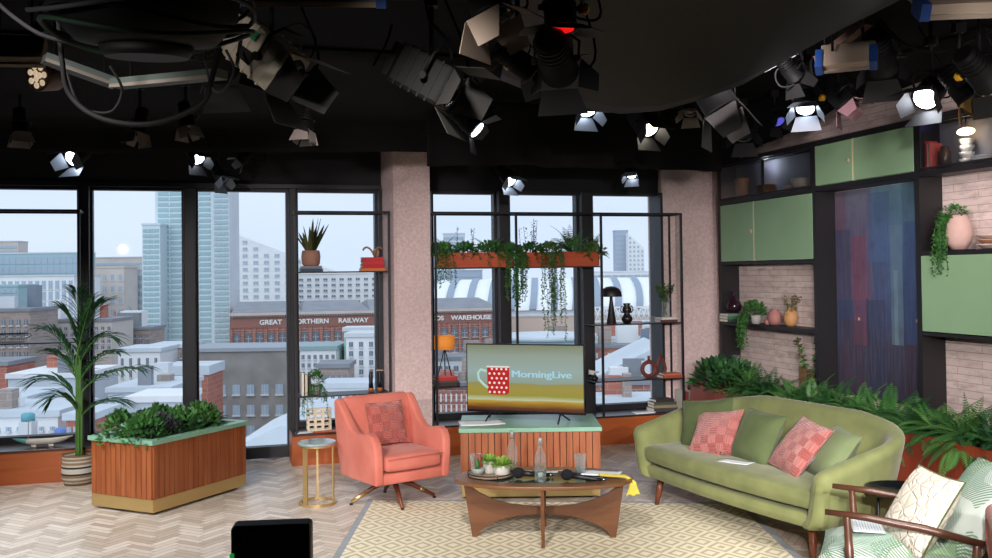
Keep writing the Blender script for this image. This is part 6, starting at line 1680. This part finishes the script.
lamp('small lamp with a pale lit barn door over the door window', 219, 174, 8.6, 60, 52, .5, door=M_doorw, open_=(30, 20, 20, 10))
lamp('small dark lamp with silver edge over the right side of the door window', 244, 158, 8.7, -70, 40, .4, door=M_doorw)
lamp('lit lamp just below the sagging cloth, left of the two in the middle', 585, 102, 6.3, 22, 62, .55, lit=M_lit, door=M_doorw, open_=(30, 25, 12, 20))
lamp('lit square lamp just below the sagging cloth, right of the two in the middle', 645, 122, 6.5, 30, 50, .62, lit=M_litw, open_=(20, 12, 12, 20), door=DG, box=1)
lamp('lit lamp hanging low under the cloth valance above the first central window', 506, 176, 8.6, 40, 44, .55, lit=M_lit, door=M_doorw, open_=(20, 15, 10, 20))
lamp('small lit lamp under the cloth valance above the right central window', 632, 170, 8.9, -20, 55, .45, lit=M_lit, door=M_doorw, open_=(20, 20, 15, 20))
lamp('lamp with a wide grey-brown barn door hanging right of the sagging cloth', 712, 92, 5.6, 66, 62, .95, door=DG2, open_=(10, 10, 30, 10))
lamp('small lamp with cream flap at the edge of the sagging cloth', 690, 106, 6.6, -20, 60, .42, door=M_doorp)
lamp('lit lamp with white barn doors above the glass cabinet at the right', 806, 99, 6.4, -24, 56, .62, lit=M_lit, door=M_doorw, open_=(30, 30, 20, 25), knob=yel)
lamp('lamp with pinkish barn door above the green top cupboard', 838, 96, 6.3, 60, 52, .6, door=mat('door_pink', '#7a5a60', .6))
lamp('brightest lit lamp in front of the brick wall at the upper right', 932, 90, 5.7, -52, 36, .72, lit=mat('lens_bright', '#ffffff', .3, emit='#eef3ff', es=30), open_=(15, 15, 12, 15), door=DG)
lamp('black lamp with yellow inner flap at the upper right corner', 960, 88, 5.4, 60, 56, .6, open_=(20, 20, 30, 20), knob=yel, door=mat('door_yb', '#6b4f1e', .6))
lamp('black lamp with dark doors hanging at the top right edge', 980, 72, 5.0, 120, 30, .7, knob=yel)
lamp('red-filtered lamp at the top centre with blue-white glow behind', 560, 8, 3.9, 10, 84, .6, lit=mat('lens_red', '#d01010', .4, emit='#ff1010', es=.8), knob=yel, door=DG, open_=(60, 80, 75, 80))
lamp('black lamp hanging under the red-filtered one, top centre', 556, 60, 4.0, 165, 20, .7)
lamp('black lamp with yellow tag between the top centre lamps', 518, 62, 4.2, 120, 25, .5, knob=yel)
for px, py, az, lab in ((20, 124, 40, 'lamp tip with brown flap peeking under the cloth at the far left'), (140, 124, -35, 'lamp tip with silver flap over the second window'), (186, 118, 70, 'lamp tip with white flap over the mullion beside the door window'), (306, 122, -20, 'lamp tip with white triangular flap over the metal shelf window')):
    lamp(lab, px, py, 7.0, az, 78, .5, door=mat('door_mid', '#6f6863', .6), open_=(10, 10, 10, 10), cable=False)
lamp('lamp with a thin silver edge left of the corner rail at upper right', 790, 70, 6.0, 120, 40, .5, door=DG)
lamp('dark lamp above the big grey fresnel at the upper left', 214, 56, 4.6, 170, 25, .8)
lamp('dark lamp behind the brick-wall lamps at the upper right', 880, 56, 5.8, 150, 30, .8)
lamp('dark lamp over the window column at the right', 744, 128, 8.2, -15, 50, .7)
lamp('dark lamp with blue-violet lens over the window column', 775, 116, 8.0, 30, 50, .5, lit=mat('lens_violet', '#4a4aa0', .3, emit='#5a5ad0', es=.8))
# LED cluster lamp
p = PY(41, 76, 5.2); Mw = Matrix.Translation(p) @ Matrix.Rotation(R(-24), 4, 'Z') @ Matrix.Rotation(R(8), 4, 'X')
t = thing('cluster_lamp', 'round lamp with a cluster of warm white cells at the upper left', 'studio lamp', M=Mw)
F = Matrix.Rotation(pi/2, 4, 'X')
b = MB(); b.lathe([(.05, -.12), (.075, -.10), (.085, .02), (.078, .022)], 20, F); b.build('housing', mat('lamp_brown', '#5a4238', .5), t)
for k in range(10):
    a = k*2*pi/7; r_ = .052 if k < 7 else .018; a = a if k < 7 else (k-7)*2*pi/3
    b = MB(); b.sph((r_*cos(a), -.026, r_*sin(a)), .0175, 10, 6, sy=.5); b.build('led_cell', mat('led_cream', '#e8d6c0', .3, emit='#f2d8b8', es=.55), t)
b = MB(); b.tube([(-.1, 0, 0), (-.1, 0, .09), (.1, 0, .09), (.1, 0, 0)], .007, 6); b.build('yoke', M_hblk, t); rod(t, Mw)
# soft panels
def panel(label, px, py, Y, w, h, rz, rx, face, trim, brk=1):
    p = PY(px, py, Y); Mw = Mloc(p, R(rz), R(rx)); t = thing('soft_panel', label, 'studio lamp', M=Mw)
    b = MB(); b.box(-w/2, w/2, -h/2, h/2, -.03, .03, bev=.005); b.build('body', face, t)
    b = MB(); b.box(-w/2-.006, w/2+.006, -h/2-.01, -h/2, -.034, -.012); b.build('rim', trim, t)
    bl = mat('blue_bracket', '#183c78', .5)
    if brk:
        for x in (-w/2, w/2): b = MB(); b.box(x-.03, x+.012, -h/2-.014, -h/2+.12, -.038, .038); b.build('corner_bracket', bl, t)
    for x in (-w*.3, w*.3): b = MB(Mw.inverted() @ Matrix.Translation(p)); b.cyl((x, 0, .03), (x, 0, ZC-p.z-.004), .008, n=6); b.build('hanging_rod', M_hblk, t)
    return t
panel('long grey soft light panel with blue corner brackets at the top left centre', 316, -4, 4.2, .60, .34, 4, 20, mat('panel_grey', '#6b6e7a', .6), mat('panel_cream', '#8b7d64', .5))
panel('large beige soft light panel at the top right corner', 975, -4, 4.2, .52, .40, -6, 32, mat('panel_beige', '#8f8272', .7), mat('panel_cream2', '#7a7064', .5))  # beige face lightened to stand in for floor bounce
panel('small beige panel with blue brackets among the lamps at upper right', 848, 56, 5.6, .30, .16, -25, 60, MATS['panel_beige'], MATS['panel_cream2'])
panel('brown flat panel at the far left edge above the cluster lamp', 16, 50, 4.6, .26, .14, 10, 60, mat('panel_brown', '#5d4d40', .7), MATS['panel_brown'], 0)
# long flat rail fixtures
def rail(label, a, c, w, m, edge):
    d = c-a; Mw = Matrix.Translation((a+c)/2) @ d.to_track_quat('X', 'Z').to_matrix().to_4x4(); t = thing('light_rail', label, 'lighting rail', M=Mw); ln = d.length
    b = MB(); b.box(-ln/2, ln/2, -w/2, w/2, -.02, .02); b.build('bar', m, t); b = MB(); b.box(-ln/2, ln/2, -w/2-.004, -w/2, -.024, -.008); b.build('edge', edge, t)
    b = MB(Mw.inverted())
    for f in (.15, .85): q = a.lerp(c, f); b.cyl(q+V3((0, 0, .02)), V3((q.x, q.y, ZC-.004)), .008, n=6)
    b.build('hanging_rod', M_hblk, t)
rail('grey-green angled beam crossing the upper left behind the cable coil', PY(44, 58, 4.4), PY(116, 84, 4.6), .09, mat('beam_grey', '#454d4c', .6), M_doorp)
rail('pale flat beam between cable coil and big grey lamp, upper left', PY(116, 84, 4.55), PY(222, 74, 4.3), .08, mat('beam_green', '#39453f', .6), M_doorp)
rail('brown slanted rail rising to the right above the small blue-bracket panel', PY(818, 60, 5.9), PY(868, 22, 5.6), .07, mat('rail_brown', '#6b4a40', .5), M_doorp)
rail('thin rail with silver face at the edge of the sagging cloth, upper right', PY(762, 70, 6.2), PY(796, 52, 6.2), .04, M_hblk, mat('silver_strip', '#cfd6dd', .3))
# pipes of the lighting grid
for k, (a, c) in enumerate(((-6.6, 'black grid pipe over the front of the set'),)):
    b = MB(); b.cyl((-6.1, a, ZC-.09), (2.2, a, ZC-.09), .024, n=10); o = b.build('grid_pipe', M_hblk); o.matrix_world = ROOM; tag(o, c+', running across the ceiling', 'pipe')
# big round black fixture with cable coils
p = PY(146, 8, 3.1); Mw = Mloc(p, R(10), R(6))
t = thing('dome_fixture', 'very large black round fixture wrapped in coiled cables at the top left', 'studio lamp', M=Mw)
b = MB(); b.lathe([(.10, -.13), (.22, -.11), (.29, -.03), (.30, .06), (.26, .14), (.1, .2)], 36); b.build('housing', mat('fixture_black', '#040405', .7, spec=.15), t)
b = MB(); b.lathe([(.13, -.16), (.15, -.128), (.11, -.12)], 24); b.build('lens_rim', M_hblk, t)
for k, (r_, z, m, nm) in enumerate(((.315, -.05, M_cable, 'coiled_cable'), (.325, -.09, mat('cable_green', '#14261b', .7, spec=.2), 'coiled_cable'), (.33, .0, M_cable, 'coiled_cable'), (.34, -.02, mat('cable_grey', '#2c2e31', .7, spec=.2), 'coiled_cable'))):
    b = MB(); rr = random.Random(k); b.tube([((r_+.012*sin(3*a+k))*cos(a), (r_+.01*cos(2*a))*sin(a), z+.03*sin(a*2+k)) for a in [2*pi*j/48 for j in range(49)]], .008, 6, cap=False); b.build(nm, m, t)
rod(t, Mw, .15)
# loose cables
def cable(label, pts, r=.007, m=None):
    q = [PY(*a) for a in pts]; out = []
    for i in range(len(q)-1):
        p0, p1, p2, p3 = q[max(0, i-1)], q[i], q[i+1], q[min(len(q)-1, i+2)]
        for k in range(8):
            s = k/8; out.append(.5*((2*p1)+(p2-p0)*s+(2*p0-5*p1+4*p2-p3)*s*s+(3*p1-p0-3*p2+p3)*s**3))
    out.append(q[-1]); b = MB(); b.tube(out, r, 6); o = b.build('cable', m or M_cable); return tag(o, label, 'cable')
cable('thick black cable loop hanging below the round fixture, upper left', [(58, 8, 4.0), (62, 60, 4.05), (70, 95, 4.1), (100, 118, 4.1), (150, 124, 4.1), (200, 105, 4.1), (212, 78, 4.1), (222, 30, 4.1)], .012)
cable('thin black cable loop hanging below the pale beam, upper left', [(66, 70, 4.2), (80, 105, 4.2), (110, 112, 4.2), (122, 90, 4.2), (110, 66, 4.2)], .006)
cable('grey cable loop beside the big grey lamp, upper left', [(205, 60, 4.1), (212, 88, 4.1), (224, 90, 4.1), (234, 70, 4.1), (226, 50, 4.1)], .006, MATS['cable_grey'])
cable('thin grey cable loop between big grey lamp and its barn doors', [(276, 32, 4.4), (300, 24, 4.4), (316, 40, 4.4), (310, 60, 4.3)], .005, MATS['cable_grey'])
cable('dark cable drooping over the top left corner', [(-10, -5, 3.9), (10, 14, 3.9), (40, 34, 3.9), (75, 44, 3.9)], .01)
cable('thin cable hanging in an arc left of the top middle lamp', [(392, 24, 4.6), (386, 44, 4.6), (373, 66, 4.6)], .006)
cable('black cable running down beside the top middle lamp', [(425, -5, 4.4), (430, 20, 4.4), (448, 42, 4.4), (452, 60, 4.4)], .008)
cable('pale cable ring hanging from the rail at the upper right', [(792, 58, 6.0), (776, 72, 6.0), (780, 86, 6.0), (794, 84, 6.0), (797, 68, 6.0), (790, 60, 6.0)], .006, MATS['cable_grey'])
cable('dark tangled cable between the upper right lamps', [(800, 48, 6.0), (806, 70, 6.0), (815, 84, 6.0), (812, 60, 6.0), (838, 50, 6.0), (884, 30, 5.8)], .009)
cable('dark cable strung along the wall top toward the right corner lamp', [(880, 20, 5.6), (905, 44, 5.6), (940, 52, 5.5), (995, 30, 5.4)], .009)
cable('thin wire from the edge-on lamp toward the sagging cloth', [(420, 134, 6.8), (452, 134, 6.8), (470, 122, 6.8), (500, 104, 6.6), (512, 60, 6.4)], .005)
# ================================================================ LIGHT
w = bpy.data.worlds.new('sky'); SC.world = w; w.use_nodes = True; nt = w.node_tree
bg = nt.nodes['Background']
tc = N(nt, 'ShaderNodeTexCoord'); mp = N(nt, 'ShaderNodeMapping'); mp.inputs['Scale'].default_value = (1, 1, 4); L(nt, tc.outputs['Generated'], mp.inputs[0])
nz = N(nt, 'ShaderNodeTexNoise', i_Scale=2.2, i_Detail=4.0); L(nt, mp.outputs[0], nz.inputs[0])
L(nt, mixc(nt, nz.outputs[0], srgb('#bccbe6'), srgb('#d8dfee')), bg.inputs[0]); bg.inputs[1].default_value = 1.42
def area(name, loc, target, size, power, col=(1, 1, 1), spread=None, sy=None):
    l = bpy.data.lights.new(name, 'AREA'); l.energy = power; l.color = col; l.size = size
    if sy: l.shape = 'RECTANGLE'; l.size_y = sy
    if spread: l.spread = spread
    o = bpy.data.objects.new(name, l); COL.objects.link(o); o.location = loc
    o.rotation_euler = (V3(target)-V3(loc)).to_track_quat('-Z', 'Y').to_euler(); return o
def spot(name, loc, target, power, ang=60, col=(1, 1, 1), r=.06, blend=.5):
    l = bpy.data.lights.new(name, 'SPOT'); l.energy = power; l.color = col; l.spot_size = R(ang); l.spot_blend = blend; l.shadow_soft_size = r
    o = bpy.data.objects.new(name, l); COL.objects.link(o); o.location = loc
    o.rotation_euler = (V3(target)-V3(loc)).to_track_quat('-Z', 'Y').to_euler(); return o
warm = (1, .95, .89); cool = (.86, .93, 1)
for x, y, z, tx, ty, tz, pw, an, c in ((-2.2, 3.2, 3.1, -.9, 7.6, .4, 330, 55, warm), (-.5, 3.0, 3.15, .2, 7.0, .2, 330, 60, warm), (1.4, 2.8, 3.1, 1.8, 6.8, .5, 330, 60, warm), (.2, 4.6, 3.1, 2.6, 7.2, .9, 230, 60, (1, .92, .88)),
                                     (-3.6, 4.0, 3.1, -3.0, 7.8, .3, 260, 60, warm), (-1.2, 5.6, 3.1, -.9, 9.6, 1.4, 110, 70, (1, .88, .88)), (1.2, 5.2, 3.1, 3.3, 8.2, 2.0, 150, 75, (1, .88, .9)), (2.0, 3.6, 3.1, 2.2, 5.4, .4, 190, 60, warm),
                                     (-4.6, 6.4, 3.1, -2.4, 7.6, 0, 120, 80, cool), (3.0, 3.2, 3.1, 3.6, 7.0, 2.2, 150, 65, (1, .88, .9))):
    spot('rig_or_added_spot', (x, y, z), (tx, ty, tz), pw*1.15, an-8, c, r=.1, blend=1.0)
spot('rig_or_added_spot', (-3.4, 4.6, 3.15), (-2.9, 5.9, 0), 420, 75, (.88, .94, 1), r=.1, blend=1.0)
spot('rig_or_added_spot', (-4.4, 5.6, 3.1), (-4.1, 8.3, .2), 200, 60, warm, r=.1, blend=1.0)
spot('rig_or_added_spot', (-2.4, .6, 2.3), (-.95, 4.3, 2.82), 190, 20, (1, .93, .86), r=.08, blend=.8)  # unseen spot added to bring out the big grey lamp
spot('rig_or_added_spot', (1.2, .2, 2.2), (3.3, 6.8, 3.1), 520, 22, (1, .88, .86), r=.08, blend=.9)  # unseen spot added to brighten the upper right lamps and wall top
for x, y, tx in ((-3.8, -.5, -3.6), (-1.6, -.5, -1.4), (.6, -.5, .8), (1.8, -.3, 3.0), (.2, 0, 4.2)):
    spot('unseen_fill_flood', (x, y, 2.35), (tx, 9.0, .10), 900, 36.5, (1, .93, .92), r=.05, blend=.42)  # unseen floods added behind the camera to wash the walls and columns
for q_, pw_, c_ in ((CABL+V3((-.06, -.05, -.08)), 1.3, (1, .85, .7)), (rm(2.6, -.8, 2.86), 2.0, (.85, .9, 1))):
    l = bpy.data.lights.new('cabinet_fill', 'POINT'); l.energy = pw_; l.color = c_; l.shadow_soft_size = .03; o = bpy.data.objects.new('cabinet_fill', l); COL.objects.link(o); o.location = q_  # unseen point fills added to brighten the two glass cabinets
sun = bpy.data.lights.new('overcast_sun', 'SUN'); sun.energy = 1.1; sun.angle = R(60); so_ = bpy.data.objects.new('overcast_sun', sun); COL.objects.link(so_); so_.rotation_euler = (R(48), 0, R(-20))
SC.view_settings.view_transform = 'Standard'; SC.view_settings.look = 'None'; SC.view_settings.gamma = 1; SC.view_settings.exposure = 0
SC.view_settings.use_curve_mapping = False
cy = SC.cycles
cy.use_denoising = True; cy.max_bounces = 6; cy.diffuse_bounces = 3; cy.glossy_bounces = 3; cy.transmission_bounces = 6; cy.transparent_max_bounces = 12
cy.sample_clamp_indirect = 4; cy.caustics_reflective = False; cy.caustics_refractive = False

# repeats share a group
GR = {'studio_lamp': 'studio lamps hanging in the lighting rig', 'cable': 'loose cables in the lighting rig', 'soft_panel': 'soft light panels in the lighting rig', 'light_rail': 'beams and rails in the lighting rig', 'metal_shelf_unit': 'black metal shelf units along the windows',
      'fern': 'ferns in the long wall planter', 'leafy_plant': 'leafy bushes in the long wall planter', 'foliage_plant': 'plants in the green-rimmed slatted planter', 'book': 'books on the shelves', 'cup': 'stacked white cups', 'plate': 'stacked white plates', 'microphone': 'microphones on the coffee table',
      'water_bottle': 'swing-top bottles on the coffee table', 'drinking_glass': 'tumblers on the coffee table', 'succulent_pot': 'succulents on the tray', 'ring_vase': 'brown ring vases', 'pepper_mill': 'pepper mills on the lower shelf', 'plant_trough': 'orange troughs on the high shelf', 'wall_cupboard': 'green wall cupboards',
      'glass_cabinet': 'glass-fronted wall cabinets', 'building': 'buildings of the city outside', 'ceiling_drape': 'black cloths under the ceiling', 'roof_tank': 'rooftop tanks', 'armchair': 'coral armchairs', 'paper_pile': 'loose papers', 'branches': 'branches in the brick niches'}
for o in bpy.data.objects:
    if o.parent is None and 'label' in o:
        k = o.name.split('.')[0]; lb = o['label']
        if k in GR and 'group' not in o: o['group'] = GR[k]
        if k == 'cushion' and 'sofa' in lb: o['group'] = 'cushions on the green sofa'
        if k == 'trailing_plant' and 'trough' in lb or 'television' in lb and k == 'trailing_plant' or 'far left of the high' in lb: o['group'] = 'plants in the high troughs'
        if k == 'bowl' and 'striped' in lb: o['group'] = 'stacked striped bowls'
